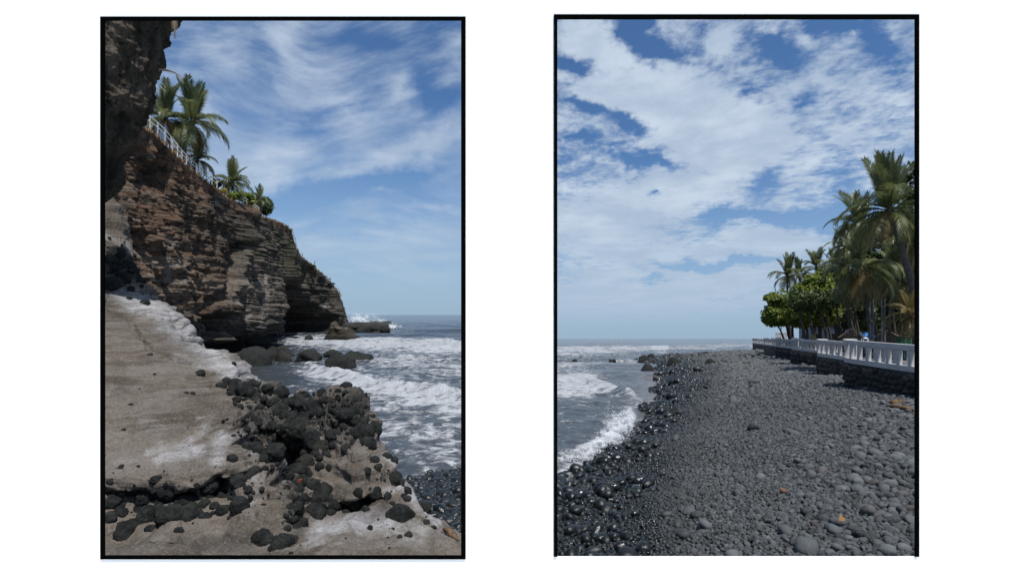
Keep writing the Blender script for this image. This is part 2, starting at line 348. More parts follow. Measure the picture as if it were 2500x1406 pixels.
def mat_sea():
    m, nt, out = newmat('sea_water'); P = OBJ(nt)
    flow = MAP(nt, P, scale=(1.0, 1.0, 0.0))
    warp = N(nt, 'ShaderNodeTexNoise', {'Vector': flow, 'Scale': 0.35, 'Detail': 4.0}).outputs[1]
    P2 = N(nt, 'ShaderNodeVectorMath', {0: flow, 1: N(nt, 'ShaderNodeVectorMath', {0: warp, 3: 1.4}, operation='SCALE').outputs[0]}, operation='ADD').outputs[0]
    lace = NOISE(nt, MAP(nt, P2, scale=(0.75, 1.0, 1)), 1.7, 10.0, 0.72)
    ridg = M_(nt, 'ABSOLUTE', M_(nt, 'MULTIPLY_ADD', NOISE(nt, MAP(nt, P2, loc=(9, 4, 0), scale=(0.7, 1.2, 1)), 0.75, 8.0, 0.6), 2.0, -1.0))
    web = SM(nt, ridg, 0.16, 0.0)
    foam = ATTR(nt, 'foam')
    k = M_(nt, 'ADD', foam, M_(nt, 'ADD', M_(nt, 'MULTIPLY_ADD', lace, 3.0, -1.5), M_(nt, 'MULTIPLY', web, 0.28)))
    cov = SM(nt, k, 0.46, 1.0)
    cov = M_(nt, 'MULTIPLY', cov, SM(nt, foam, 0.0, 0.22))
    shallow = ATTR(nt, 'sand')
    base = MIX(nt, shallow, (0.034, 0.040, 0.046), (0.085, 0.078, 0.080))
    murk = SM(nt, foam, 0.25, 0.8, 0, 0.45)
    base = MIX(nt, murk, base, (0.085, 0.093, 0.10))
    fine = NOISE(nt, P, 22.0, 3.0, 0.7)
    fc = MIX(nt, SM(nt, fine, 0.35, 0.65), (0.22, 0.235, 0.255), (0.43, 0.45, 0.48))
    col = MIX(nt, cov, base, fc)
    rip = M_(nt, 'ADD', M_(nt, 'MULTIPLY', NOISE(nt, MAP(nt, P, scale=(0.55, 1.0, 1)), 0.9, 6.0, 0.62), 1.0), M_(nt, 'MULTIPLY', NOISE(nt, MAP(nt, P, scale=(0.6, 1, 1)), 6.0, 4.0, 0.6), 0.16))
    rip = M_(nt, 'ADD', rip, M_(nt, 'MULTIPLY', cov, 0.12))
    rough = N(nt, 'ShaderNodeMix', {0: cov, 2: 0.16, 3: 0.9}, data_type='FLOAT').outputs[0]
    finish(nt, out, col, rough, rip, 0.9, 0.35, 0.5)
    return m
def mat_pebble():
    m, nt, out = newmat('cobble_stone'); P = LOC(nt)
    wet = ATTR(nt, 'wet', 'INSTANCER'); tone = ATTR(nt, 'tone', 'INSTANCER'); hue = ATTR(nt, 'hue', 'INSTANCER')
    n = NOISE(nt, P, 2.4, 6.0, 0.65); sp = NOISE(nt, P, 13.0, 3.0, 0.7)
    c = MIX(nt, tone, (0.015, 0.019, 0.021), (0.112, 0.122, 0.130))
    c = MIX(nt, SM(nt, hue, 0.86, 0.99, 0, 0.4), c, (0.095, 0.074, 0.066))
    c = MIX(nt, SM(nt, n, 0.35, 0.7, 0, 0.4), c, (0.115, 0.118, 0.120))
    c = MIX(nt, SM(nt, sp, 0.58, 0.7, 0, 0.35), c, (0.03, 0.03, 0.032))
    wc = MIX(nt, 1.0, c, (0.10, 0.125, 0.125), 'MULTIPLY')
    col = MIX(nt, wet, c, wc)
    wr = SM(nt, M_(nt, 'ADD', M_(nt, 'MULTIPLY', n, 0.5), M_(nt, 'MULTIPLY', RND(nt), 0.5)), 0.25, 0.75, 0.10, 0.42)
    rough = N(nt, 'ShaderNodeMix', {0: wet, 2: 0.8, 3: wr}, data_type='FLOAT').outputs[0]
    spec = N(nt, 'ShaderNodeMix', {0: wet, 2: 0.15, 3: 0.42}, data_type='FLOAT').outputs[0]
    finish(nt, out, col, rough, n, 0.25, 0.06, spec)
    return m
def mat_ground(name, c0, c1, scale=14.0, wetattr=True):
    m, nt, out = newmat(name); P = OBJ(nt)
    vo = N(nt, 'ShaderNodeTexVoronoi', {'Vector': P, 'Scale': scale})
    n = NOISE(nt, P, 1.3, 6.0, 0.65)
    c = MIX(nt, SM(nt, n, 0.35, 0.65), c0, c1)
    c = MIX(nt, SM(nt, vo.outputs[0], 0.3, 0.75, 0, 0.7), c, tuple(v * 0.3 for v in c0))
    finish(nt, out, c, 0.85, M_(nt, 'SUBTRACT', 1.0, vo.outputs[0]), 0.8, 0.05, 0.2)
    return m
def mat_leaf(name, c0, c1, c2=None, rough=0.5, transl=0.25):
    m, nt, out = newmat(name); P = OBJ(nt)
    n = NOISE(nt, P, 0.9, 4.0, 0.6); f = NOISE(nt, P, 7.0, 3.0, 0.6)
    c = MIX(nt, SM(nt, n, 0.35, 0.65), c0, c1)
    c = MIX(nt, SM(nt, f, 0.55, 0.7, 0, 0.6), c, c2 or c1)
    p = N(nt, 'ShaderNodeBsdfPrincipled', {'Base Color': c, 'Roughness': rough, 'Specular IOR Level': 0.4})
    t = N(nt, 'ShaderNodeBsdfTranslucent', {'Color': c})
    mx = N(nt, 'ShaderNodeMixShader', {0: transl, 1: p.outputs[0], 2: t.outputs[0]})
    nt.links.new(mx.outputs[0], out.inputs[0]); return m

MAT = {}
MAT['sandstone'] = mat_sandstone(); MAT['lava'] = mat_lava(); MAT['cliff'] = mat_cliff(); MAT['overhang'] = mat_overhang()
MAT['sea'] = mat_sea(); MAT['pebble'] = mat_pebble()
MAT['beach'] = mat_ground('dark_shingle', (0.015, 0.017, 0.019), (0.03, 0.032, 0.034), 9.0)
MAT['soil'] = simple('dry_soil', (0.12, 0.09, 0.06), 0.95, 0.4, 1.5, 0.5)
MAT['white_paint'] = simple('weathered_white_paint', (0.47, 0.46, 0.45), 0.6, 0.14, 3.0, 0.15)
MAT['fence_white'] = simple('white_fence_paint', (0.72, 0.71, 0.69), 0.5, 0.06, 3.0, 0.1)
MAT['mortar'] = simple('wall_mortar', (0.115, 0.10, 0.085), 0.95, 0.4, 2.5, 0.6)
MAT['mortar_dark'] = simple('dark_wall_mortar', (0.045, 0.045, 0.043), 0.95, 0.4, 2.5, 0.6)
MAT['wallstone'] = simple('wall_stone', (0.036, 0.037, 0.036), 0.85, 0.5, 2.0, 0.6)
MAT['wallstone_b'] = simple('brown_wall_stone', (0.085, 0.072, 0.06), 0.9, 0.4, 2.0, 0.6)
MAT['promenade'] = simple('promenade_paving', (0.12, 0.115, 0.11), 0.9, 0.2, 1.2, 0.3)
MAT['page_margin'] = simple('page_margin_white', (0.93, 0.93, 0.93), 0.9, 0.0, 1.0, 0.0, 0.0)
MAT['black'] = simple('border_black', (0.002, 0.002, 0.002), 1.0, 0.0, 1.0, 0.0, 0.0)
MAT['deck'] = simple('bounce_floor_white', (0.80, 0.80, 0.79), 0.9, 0.1, 1.5, 0.2)  # near-white so the added floor throws sunlight up onto the wall
MAT['bark'] = simple('palm_bark', (0.085, 0.075, 0.066), 0.9, 0.35, 5.0, 0.6)
MAT['bark_dark'] = simple('tree_bark', (0.06, 0.052, 0.045), 0.9, 0.35, 4.0, 0.6)
MAT['frond'] = mat_leaf('palm_leaf', (0.068, 0.092, 0.032), (0.135, 0.152, 0.058), (0.24, 0.225, 0.11), 0.38, 0.4)
MAT['frond_old'] = mat_leaf('ageing_palm_leaf', (0.13, 0.11, 0.04), (0.23, 0.17, 0.065), (0.30, 0.21, 0.08), 0.5, 0.35)
MAT['frond_dead'] = mat_leaf('dead_palm_leaf', (0.13, 0.10, 0.07), (0.20, 0.16, 0.11), (0.24, 0.2, 0.15), 0.7, 0.1)
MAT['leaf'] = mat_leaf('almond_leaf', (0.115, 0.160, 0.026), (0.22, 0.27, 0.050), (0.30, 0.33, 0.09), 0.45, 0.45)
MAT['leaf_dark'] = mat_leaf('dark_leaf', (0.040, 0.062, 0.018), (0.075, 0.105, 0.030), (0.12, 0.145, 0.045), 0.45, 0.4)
MAT['leaf_yellow'] = mat_leaf('yellow_leaf', (0.22, 0.19, 0.03), (0.34, 0.28, 0.04), (0.12, 0.15, 0.03), 0.5)
MAT['drygrass'] = mat_leaf('dry_grass_blade', (0.13, 0.085, 0.04), (0.21, 0.13, 0.06), (0.11, 0.10, 0.04), 0.8, 0.15)
MAT['concrete_dark'] = simple('stained_concrete', (0.095, 0.098, 0.092), 0.9, 0.35, 0.6, 0.4)
MAT['rust_tile'] = simple('rust_red_roof', (0.105, 0.055, 0.04), 0.8, 0.35, 3.0, 0.4)
MAT['timber'] = simple('weathered_timber', (0.13, 0.10, 0.075), 0.85, 0.3, 4.0, 0.4)
MAT['timber_dark'] = simple('dark_timber', (0.05, 0.045, 0.04), 0.85, 0.3, 4.0, 0.4)
MAT['drift'] = simple('driftwood', (0.17, 0.13, 0.09), 0.85, 0.3, 5.0, 0.5)
MAT['drift_orange'] = simple('orange_driftwood', (0.115, 0.072, 0.04), 0.85, 0.35, 5.0, 0.5)
MAT['pale_stalk'] = simple('bleached_stalk', (0.48, 0.44, 0.38), 0.8, 0.2, 5.0, 0.2)
MAT['blue'] = simple('blue_canvas', (0.06, 0.20, 0.48), 0.7, 0.15, 3.0, 0.1)
MAT['yellow'] = simple('yellow_paint', (0.42, 0.30, 0.03), 0.6, 0.15, 3.0, 0.1)
MAT['steel'] = simple('grey_steel', (0.16, 0.17, 0.17), 0.5, 0.15, 3.0, 0.1)
MAT['green'] = simple('green_cloth', (0.02, 0.13, 0.09), 0.8, 0.2, 3.0, 0.1)
MAT['orange'] = simple('orange_plastic', (0.26, 0.075, 0.04), 0.6, 0.25, 8.0, 0.2)
MAT['leaf_fallen'] = simple('fallen_leaf', (0.22, 0.115, 0.035), 0.7, 0.3, 8.0, 0.2)
MAT['bluegrey'] = simple('bluish_plaster', (0.30, 0.34, 0.40), 0.8, 0.1, 2.0, 0.1)
MAT['skin'] = simple('skin', (0.22, 0.12, 0.08), 0.6, 0.1, 5.0, 0.0)
MAT['shirt'] = simple('dark_shirt', (0.025, 0.027, 0.03), 0.8, 0.2, 5.0, 0.1)
MAT['cap'] = simple('white_cap', (0.7, 0.7, 0.68), 0.8, 0.1, 5.0, 0.1)
def mat_spray():
    m, nt, out = newmat('sea_spray')
    finish(nt, out, (0.80, 0.83, 0.86), 1.0, None, spec=0.1); return m
MAT['spray'] = mat_spray()

# ------------------------------------------------------------------ sea: one sheet for both bays
def seg_gauss(X, Y, a, b, w, taper=0.0):
    ax, ay = a; bx, by = b
    t = np.clip(((X - ax) * (bx - ax) + (Y - ay) * (by - ay)) / ((bx - ax) ** 2 + (by - ay) ** 2), 0, 1)
    d = np.hypot(X - (ax + t * (bx - ax)), (Y - (ay + t * (by - ay))))
    ww = w * (1 - taper * t)
    return np.exp(-(d / ww) ** 2)
def ellg(X, Y, cx, cy, rx, ry): return np.exp(-(((X - cx) / rx) ** 2 + ((Y - cy) / ry) ** 2))
def build_sea():
    us = np.linspace(-1.25, 1.25, 760)
    # rows packed in the near field, evenly over the picture; last rows far out
    dp = np.concatenate([np.linspace(640, 60, 430), np.linspace(59, 8, 120), np.array([6, 4, 3, 2, 1.4, 0.9, 0.6])])
    Ys = CAM_Z * F / dp
    U, Yg = np.meshgrid(us, Ys)
    X = U * Yg
    east = sst(U, -0.09, 0.085)
    px = 1250 + F * U
    py = 768 + CAM_Z * F / Yg + 58 * east         # bearing on the picture of the flat sheet
    P = np.stack([X.ravel(), Yg.ravel(), np.zeros(X.size)], 1)
    n1 = fbm(P * np.array([0.10, 0.16, 1]), 4).reshape(X.shape)
    n2 = fbm(P * np.array([0.45, 0.7, 1]) + 5, 4).reshape(X.shape)
    n3 = fbm(P * np.array([1.6, 2.2, 1]) + 9, 3).reshape(X.shape)
    damp = sst(Yg, 12, 26)
    near = sst(Yg, 160, 40)
    z = 0.16 * n1 * damp + 0.09 * n2 * (0.35 + 0.65 * damp) * near + 0.03 * n3 * near
    z += 0.22 * np.sin(Yg * 0.33 + X * 0.05 + 2 * n1) * sst(Yg, 30, 60) * sst(Yg, 700, 200)
    foam = np.zeros_like(X); w = 1 - east; e = east
    wob = 10 * n1 + 5 * n2
    pyw = py + wob
    # west bay
    foam += w * 0.42 * sst(pyw, 822, 838) * sst(px, 640, 740)
    foam += w * (0.55 * seg_gauss(px, pyw, (700, 836), (1140, 842), 14) + 0.25 * seg_gauss(px, pyw, (830, 838), (1140, 850), 9))
    foam += w * 0.45 * seg_gauss(px, pyw, (680, 818), (790, 822), 7)
    foam += w * 0.6 * np.maximum(seg_gauss(px, pyw, (755, 905), (900, 945), 20), seg_gauss(px, pyw, (900, 945), (1140, 985), 24))
    foam += w * 0.30 * seg_gauss(px, pyw, (930, 880), (1140, 900), 22)
    foam += w * 0.22 * ellg(px, pyw, 1010, 1060, 170, 70)
    foam += w * 0.5 * seg_gauss(px, pyw, (940, 794), (975, 796), 7)
    foam += w * 0.25 * seg_gauss(px, pyw, (930, 815), (1010, 806), 5)
    foam -= w * (0.32 * ellg(px, pyw, 700, 930, 70, 26) + 0.20 * ellg(px, pyw, 1060, 863, 60, 8) + 0.30 * ellg(px, pyw, 720, 850, 60, 10) + 0.18 * ellg(px, pyw, 830, 970, 60, 14) + 0.25 * ellg(px, pyw, 1000, 1000, 90, 9) + .2 * ellg(px, pyw, 950, 1120, 60, 30))
    foam += w * 0.16 * sst(px, 740, 560) * sst(pyw, 830, 842)
    # east bay
    foam += e * 0.95 * seg_gauss(px, pyw, (1330, 856), (1620, 852), 8) + e * 0.8 * seg_gauss(px, pyw, (1600, 852), (1840, 845), 6)
    foam += e * 0.45 * seg_gauss(px, pyw, (1330, 868), (1560, 868), 8) + e * 0.5 * seg_gauss(px, pyw, (1330, 888), (1560, 886), 7)
    foam += e * 1.0 * seg_gauss(px, pyw, (1330, 940), (1430, 940), 34) + e * 0.8 * seg_gauss(px, pyw, (1420, 935), (1545, 966), 17, 0.6)
    foam += e * (0.40 * seg_gauss(px, pyw, (1560, 985), (1480, 1030), 14) + 0.65 * seg_gauss(px, pyw, (1545, 1015), (1455, 1085), 13) + 0.5 * seg_gauss(px, pyw, (1455, 1090), (1340, 1130), 12) + 0.6 * seg_gauss(px, pyw, (1430, 1130), (1340, 1190), 22))
    foam += e * 0.20 * sst(pyw, 872, 890) * sst(px, 1640, 1560)
    foam += e * 0.22 * seg_gauss(px, pyw, (1590, 1000), (1620, 900), 16)
    foam = np.clip(foam, 0, 1.0) * .9
    sand = e * np.clip(sst(px, 1530, 1590) * sst(py, 895, 930) + 0.7 * seg_gauss(px, py, (1500, 1090), (1340, 1190), 26), 0, 1)
    # rollers with real height
    z += w * 0.42 * np.maximum(seg_gauss(px, py + 3 * n1, (760, 900), (900, 938), 9), seg_gauss(px, py + 3 * n1, (900, 938), (1140, 974), 10)) * (1 + 0.5 * n2)
    z += w * 0.8 * seg_gauss(px, py, (1010, 806), (1140, 808), 3.5) + w * 0.5 * seg_gauss(px, py, (700, 834), (1140, 836), 4)
    z += w * 0.35 * seg_gauss(px, py + 2 * n1, (930, 874), (1140, 880), 5)
    z += e * (1.1 * seg_gauss(px, py, (1440, 840), (1560, 839), 3.2) + 0.6 * seg_gauss(px, py, (1330, 852), (1840, 846), 3.0))
    z += e * (0.45 * np.maximum(seg_gauss(px, py, (1330, 925), (1420, 925), 9), .8 * seg_gauss(px, py, (1420, 928), (1540, 964), 7)) + 0.2 * seg_gauss(px, py, (1540, 1018), (1460, 1082), 8) + 0.15 * seg_gauss(px, py, (1450, 1085), (1340, 1130), 10))
    z += 0.07 * np.clip(foam, 0, 1) * n3 + 0.05 * np.clip(foam - .4, 0, 1)
    z -= TILT * Yg * east
    V = np.stack([X, Yg, z], -1).reshape(-1, 3)
    me = mesh_np('sea', V, gridfaces(*X.shape)[:, ::-1], MAT['sea'], True, {'foam': foam.ravel(), 'sand': sand.ravel()})
    tag(link('sea', me), kind='structure')
build_sea()

# ------------------------------------------------------------------ smooth interpolation through measured points
def interp_surface(pts, c=0.15):
    pts = np.array(pts, float); A = pts[:, :2]; n = len(A)
    D = np.sqrt(((A[:, None] - A[None]) ** 2).sum(-1) + c * c)
    Pm = np.c_[np.ones(n), A]
    Mx = np.zeros((n + 3, n + 3)); Mx[:n, :n] = D + np.eye(n) * -0.02; Mx[:n, n:] = Pm; Mx[n:, :n] = Pm.T
    sol = np.linalg.solve(Mx, np.r_[pts[:, 2], 0, 0, 0])
    def f(X, Y):
        sh = X.shape; q = np.c_[X.ravel(), Y.ravel()]; out = np.empty(len(q))
        for k in range(0, len(q), 20000):
            b = q[k:k + 20000]
            d = np.sqrt(((b[:, None] - A[None]) ** 2).sum(-1) + c * c)
            out[k:k + 20000] = d @ sol[:n] + sol[n] + b @ sol[n + 1:]
        return out.reshape(sh)
    return f
def fan_grid(u0, u1, nu, y0, y1, ny):
    us = np.linspace(u0, u1, nu); ys = y0 * (y1 / y0) ** np.linspace(0, 1, ny)
    U, Yg = np.meshgrid(us, ys); return U * Yg, Yg
def normals_grid(V):
    du = np.gradient(V, axis=1); dv = np.gradient(V, axis=0)
    n = np.cross(du, dv); n /= np.linalg.norm(n, axis=-1, keepdims=True) + 1e-9
    n[n[..., 2] < 0] *= -1
    return n
class Caster:
    def __init__(s, V, Fc):
        s.t = BVHTree.FromPolygons([tuple(v) for v in V.tolist()], [tuple(f) for f in Fc.tolist()])
    def px(s, px, py):
        d = Vector(((px - 1250) / F, 1.0, -(py - 768) / F)).normalized()
        h = s.t.ray_cast(Vector((0, 0, CAM_Z)), d)
        return h[0], h[1], d

# ------------------------------------------------------------------ west bay: foreground ledge of sandstone
def build_ledge():
    C = []
    def p(px, py, Y): v = at(px, py, Y); C.append((v.x, v.y, v.z))
    def low(px, Y, z): C.append(((px - 1250) / F * Y, Y, z))
    for q in [(258,1354,4.3),(450,1354,4.35),(600,1354,4.4),(690,1354,4.6),(300,1305,4.8),(500,1300,4.8),(620,1290,4.85),(290,1230,4.95),(450,1230,4.95),(580,1205,5.05),
              (280,1170,5.1),(400,1162,5.15),(520,1140,5.3),(570,1080,5.8),(565,1010,6.6),(575,988,6.9),(300,1100,5.6),(300,1050,6.05),(420,1100,5.65),(420,1050,6.2),(500,1040,6.2),(300,900,8.2),(420,950,7.5),(500,950,7.8),(300,800,10.5),(380,830,10.2),(460,880,9.5),(540,930,8.6),
              (335,745,13),(392,765,12.6),(442,815,11.8),(500,850,11),(560,900,10.2),(610,930,9.6),(360,712,14),(400,748,13.9),(436,782,13.4),(482,822,12.7),(512,856,12.0),(552,884,11.2),(592,910,10.6),(618,932,10.0),
              (258,566,16.6),(300,592,16.4),(320,602,16.1),(326,645,15.5),(348,690,14.8),(280,650,14.9),(290,712,13.9),(262,722,13.4),(150,1354,4.2),(150,1100,5.6),(150,900,8.2),(150,740,12.6),(130,610,15.8),
              (618,965,9.0),(600,990,8.3),(615,1080,7.2),(632,1150,6.35),(640,1230,5.25),(695,1115,5.95),(660,1015,7.5),(685,1180,5.45),(690,1255,5.05),(560,1250,4.98),
              (722,1180,7.1),(728,1290,5.9),(716,1335,5.2),(690,1060,8.0),(735,1120,7.4),(650,975,8.8),
              (660,962,8.6),(740,947,8.3),(690,966,8.3),(790,981,8.05),(850,1006,7.85),(912,1040,7.65),(922,1090,7.25),(958,1130,7.0),(988,1165,6.9),(1033,1225,6.6),(1078,1270,6.35),(1126,1302,6.15),(1180,1335,6.0),
              (760,1020,7.35),(850,1060,7.1),(760,1120,6.65),(850,1120,6.3),(900,1130,6.4),(780,1200,6.0),(860,1190,6.1),(930,1190,6.25),(800,1262,6.1),(880,1262,6.0),(940,1250,5.8),(1000,1225,6.2),
              (780,1292,5.05),(860,1292,5.05),(940,1290,5.15),(1020,1285,5.5),(760,1354,4.5),(880,1354,4.5),(1000,1354,4.62),(1100,1340,5.05),(1190,1365,5.2),(500,1450,3.9),(800,1450,3.95),(200,1450,3.9),(1100,1450,4.1)]:
        p(*q)
    # the ground falls away beyond each skyline
    for (a, b, z) in [((262,545),17.7,2.4),((200,545),17.4,2.6),((130,545),17.2,2.8),((60,545),17.4,3.0),((262,545),19.4,0.5),((190,545),19.6,0.8),((110,545),20.0,1.0),((30,545),20.6,1.0),((322,600),17.6,1.0),((345,640),17.2,0.0),((366,700),15.3,0.4),((406,733),15.0,0.3),((446,768),14.3,.2),((494,805),13.6,.1),((526,840),12.8,.1),((566,868),11.9,.1),((606,898),11.3,0.0),((380,695),16.4,-0.6),((425,733),16.0,-0.8),((466,768),15.4,-.8),((516,805),14.5,-.8),((550,840),13.6,-.8),((590,868),12.8,-.8),((630,898),12.0,-.8),((645,925),10.9,-.5),((648,960),9.9,0.3),
                      ((690,950),9.6,-.3),((745,940),9.4,-.5),((800,970),9.1,-.5),((865,1000),8.9,-.5),((935,1040),8.6,-.4),((950,1090),8.1,-.2),((985,1130),7.9,-.1),((1015,1165),7.7,0),((1060,1225),7.4,0.0),((1105,1270),7.2,0.1),((1150,1300),7.0,0.1),((1230,1330),6.8,0.2)]:
        low(a[0], b, z)
    for u in np.linspace(250, 1230, 16):
        Yq = np.interp(u, [250, 320, 420, 560, 650, 800, 1000, 1230], [21, 20, 18, 15, 12.5, 11, 10, 9]); low(u, Yq, -1.2)
    f = interp_surface(C, 0.12)
    X, Yg = fan_grid(-1.06, -0.02, 640, 3.6, 20.0, 470)
    Z = f(X, Yg)
    Z = np.maximum(Z, -1.5)
    V = np.stack([X, Yg, Z], -1)
    nrm = normals_grid(V)
    P = V.reshape(-1, 3)
    steep = 1 - np.abs(nrm[..., 2])
    pxv, pyv = topx(P); pxv = pxv.reshape(X.shape); pyv = pyv.reshape(X.shape)
    d = 0.10 * fbm(P * 0.9, 5).reshape(X.shape) + 0.035 * fbm(P * 4.5, 4).reshape(X.shape)
    # bedding: thin ledges cut along tilted layers
    lay = P[:, 2] + 0.16 * P[:, 0] + 0.05 * P[:, 1] + 0.10 * fbm(P * 0.8 + 3, 3)
    bed = pnoise(np.c_[lay * 9.0, P[:, 0] * .25, P[:, 1] * .25]).reshape(X.shape) * 0.8 + pnoise(np.c_[lay * 24.0, P[:, 0] * .4, P[:, 1] * .4]).reshape(X.shape) * 0.4
    d += 0.08 * fbm(P * 0.45 + 40, 3).reshape(X.shape) + bed * (0.036 + 0.12 * np.clip(steep * 1.6, 0, 1))
    # conglomerate knoll is rougher
    knoll = ellg(pxv, pyv, 790, 1030, 140, 90) + ellg(pxv, pyv, 610, 970, 40, 40) + ellg(pxv, pyv, 680, 1030, 50, 60)
    d += np.clip(knoll, 0, 1) * (0.32 * fbm(P * 2.0 + 4, 3).reshape(X.shape) + 0.22 * np.abs(fbm(P * 5.0 + 8, 4)).reshape(X.shape) + 0.05 * fbm(P * 14, 3).reshape(X.shape))
    # open crack across the slab
    n_w = fbm(P * 1.6 + 12, 4).reshape(X.shape)
    for (a_, b_, w_, am) in [((230, 1222), (430, 1232), 40, .26), ((430, 1232), (540, 1208), 38, .22), ((540, 1208), (610, 1150), 30, .18), ((760, 1268), (930, 1258), 22, .45), ((250,1325),(420,1322),16,.10)]:
        g_ = seg_gauss(pxv + 24 * n_w, pyv + 26 * n_w, a_, b_, w_) * am * (1 + 0.5 * n_w)
        V[..., 1] += g_; V[..., 0] += g_ * X / Yg
    crack = seg_gauss(pxv, pyv, (262, 735), (325, 790), 5) + seg_gauss(pxv, pyv, (325, 790), (365, 850), 5) + seg_gauss(pxv, pyv, (365, 850), (460, 890), 6)
    d -= 0.10 * np.clip(crack, 0, 1)
    Vd = V + nrm * d[..., None]
    salt = np.zeros_like(X)
    for a, b, w_, s_ in [((258,572),(300,600),12,.8),((300,600),(322,630),9,.8),((300,712),(400,765),28,1.1),((400,765),(470,818),34,1.1),((470,818),(535,872),36,1.1),((430,870),(560,920),18,.7),((540,895),(620,930),30,1.2),
                         ((275,1118),(380,1105),8,.6),((380,1105),(495,1085),12,.95),((360,1095),(470,1070),9,.7),((470,1065),(505,1035),14,.6),((540,1050),(530,1100),24,.75),((520,1075),(480,1090),14,.6),((350,1030),(400,1050),18,.55),((390,1060),(400,1085),14,.55),((480,1015),(520,1000),10,.5),
                         ((590,1060),(650,1090),22,.55),((635,1175),(630,1215),22,.75),((710,1130),(722,1165),9,.8),((700,1190),(712,1260),10,.35),((870,1085),(900,1110),16,.6),((920,1080),(960,1130),10,.8),((900,1235),(960,1190),14,.7),((985,1170),(1060,1270),16,.9),((1000,1290),(1090,1320),20,.6),((780,1300),(960,1290),22,.9),((760,1330),(1000,1325),22,.6),((900,1345),(1120,1310),14,.5),((560,930),(610,905),14,.6),((560,975),(540,965),8,.3)]:
        salt = np.maximum(salt, .85 * s_ * seg_gauss(pxv + 10 * n_w, pyv + 8 * n_w, a, b, w_ * 1.35))
    dark = np.clip(.9 * ellg(pxv, pyv, 850, 1000, 60, 26) + .8 * seg_gauss(pxv, pyv, (250, 1190), (420, 1195), 24) + .65 * seg_gauss(pxv, pyv, (250, 1335), (600, 1310), 26) + .5 * seg_gauss(pxv, pyv, (390, 800), (480, 850), 22) + .75 * ellg(pxv, pyv, 740, 1030, 100, 75) + .8 * ellg(pxv, pyv, 640, 1010, 40, 70) + .6 * ellg(pxv, pyv, 790, 1210, 80, 40) + 0.8 * ellg(pxv, pyv, 280, 690, 60, 40) + 0.8 * ellg(pxv, pyv, 740, 1040, 110, 60) * 0.9 + .7 * ellg(pxv, pyv, 700, 1060, 70, 50) + .6 * ellg(pxv, pyv, 850, 1050, 60, 40) + .5 * seg_gauss(pxv, pyv, (770, 1262), (930, 1256), 20) + .8 * seg_gauss(pxv, pyv, (735, 1120), (725, 1300), 22) + .6 * seg_gauss(pxv, pyv, (270, 1195), (480, 1215), 26) + .8 * ellg(pxv, pyv, 290, 630, 40, 25) + .7 * seg_gauss(pxv, pyv, (570, 950), (625, 960), 18) + .9 * sst(Vd[..., 2], 0.7, 0.1), 0, 1)  # dark stone and stains, plus painted shade in the hollow, gully and undercut
    Fc = gridfaces(*X.shape)
    Vf = Vd.reshape(-1, 3)
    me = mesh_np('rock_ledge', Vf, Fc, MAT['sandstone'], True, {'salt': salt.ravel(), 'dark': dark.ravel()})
    o = tag(link('rock_ledge', me), 'pale layered sandstone ledge with dark round stones embedded in it', None, None, 'structure')
    return o, Caster(Vf, Fc)
ledge, ledge_cast = build_ledge()

# ------------------------------------------------------------------ stones
def stone_mesh(name, seed, mat, sub=3, rough=0.16, planes=0, sq=(1, 1, 1), freq=1.6, hi=0.05, flat=0.75):
    V, Fc = ico(sub); V = V.copy(); r = np.random.default_rng(seed)
    for _ in range(planes):
        n = r.normal(size=3); n /= np.linalg.norm(n); d = r.uniform(flat - .12, flat + .12)
        k = V @ n - d; V = V - np.clip(k, 0, None)[:, None] * n * 0.92
    o = r.uniform(-50, 50, 3)
    V = V * (1 + rough * fbm(V * freq + o, 3) + hi * fbm(V * freq * 4 + o, 3))[:, None] * np.array(sq)
    return mesh_np(name, V, Fc, mat, True)
LAVA = [stone_mesh('lava_stone', 100 + k, MAT['lava'], 4, 0.16, 2 + k % 2, (1, 1, 1), 1.3, 0.10, 0.86) for k in range(8)]
LAVA_LO = [ico(2)[0] * (1 + 0.25 * fbm(ico(2)[0] * 1.7 + 13 * k, 3))[:, None] for k in range(6)]
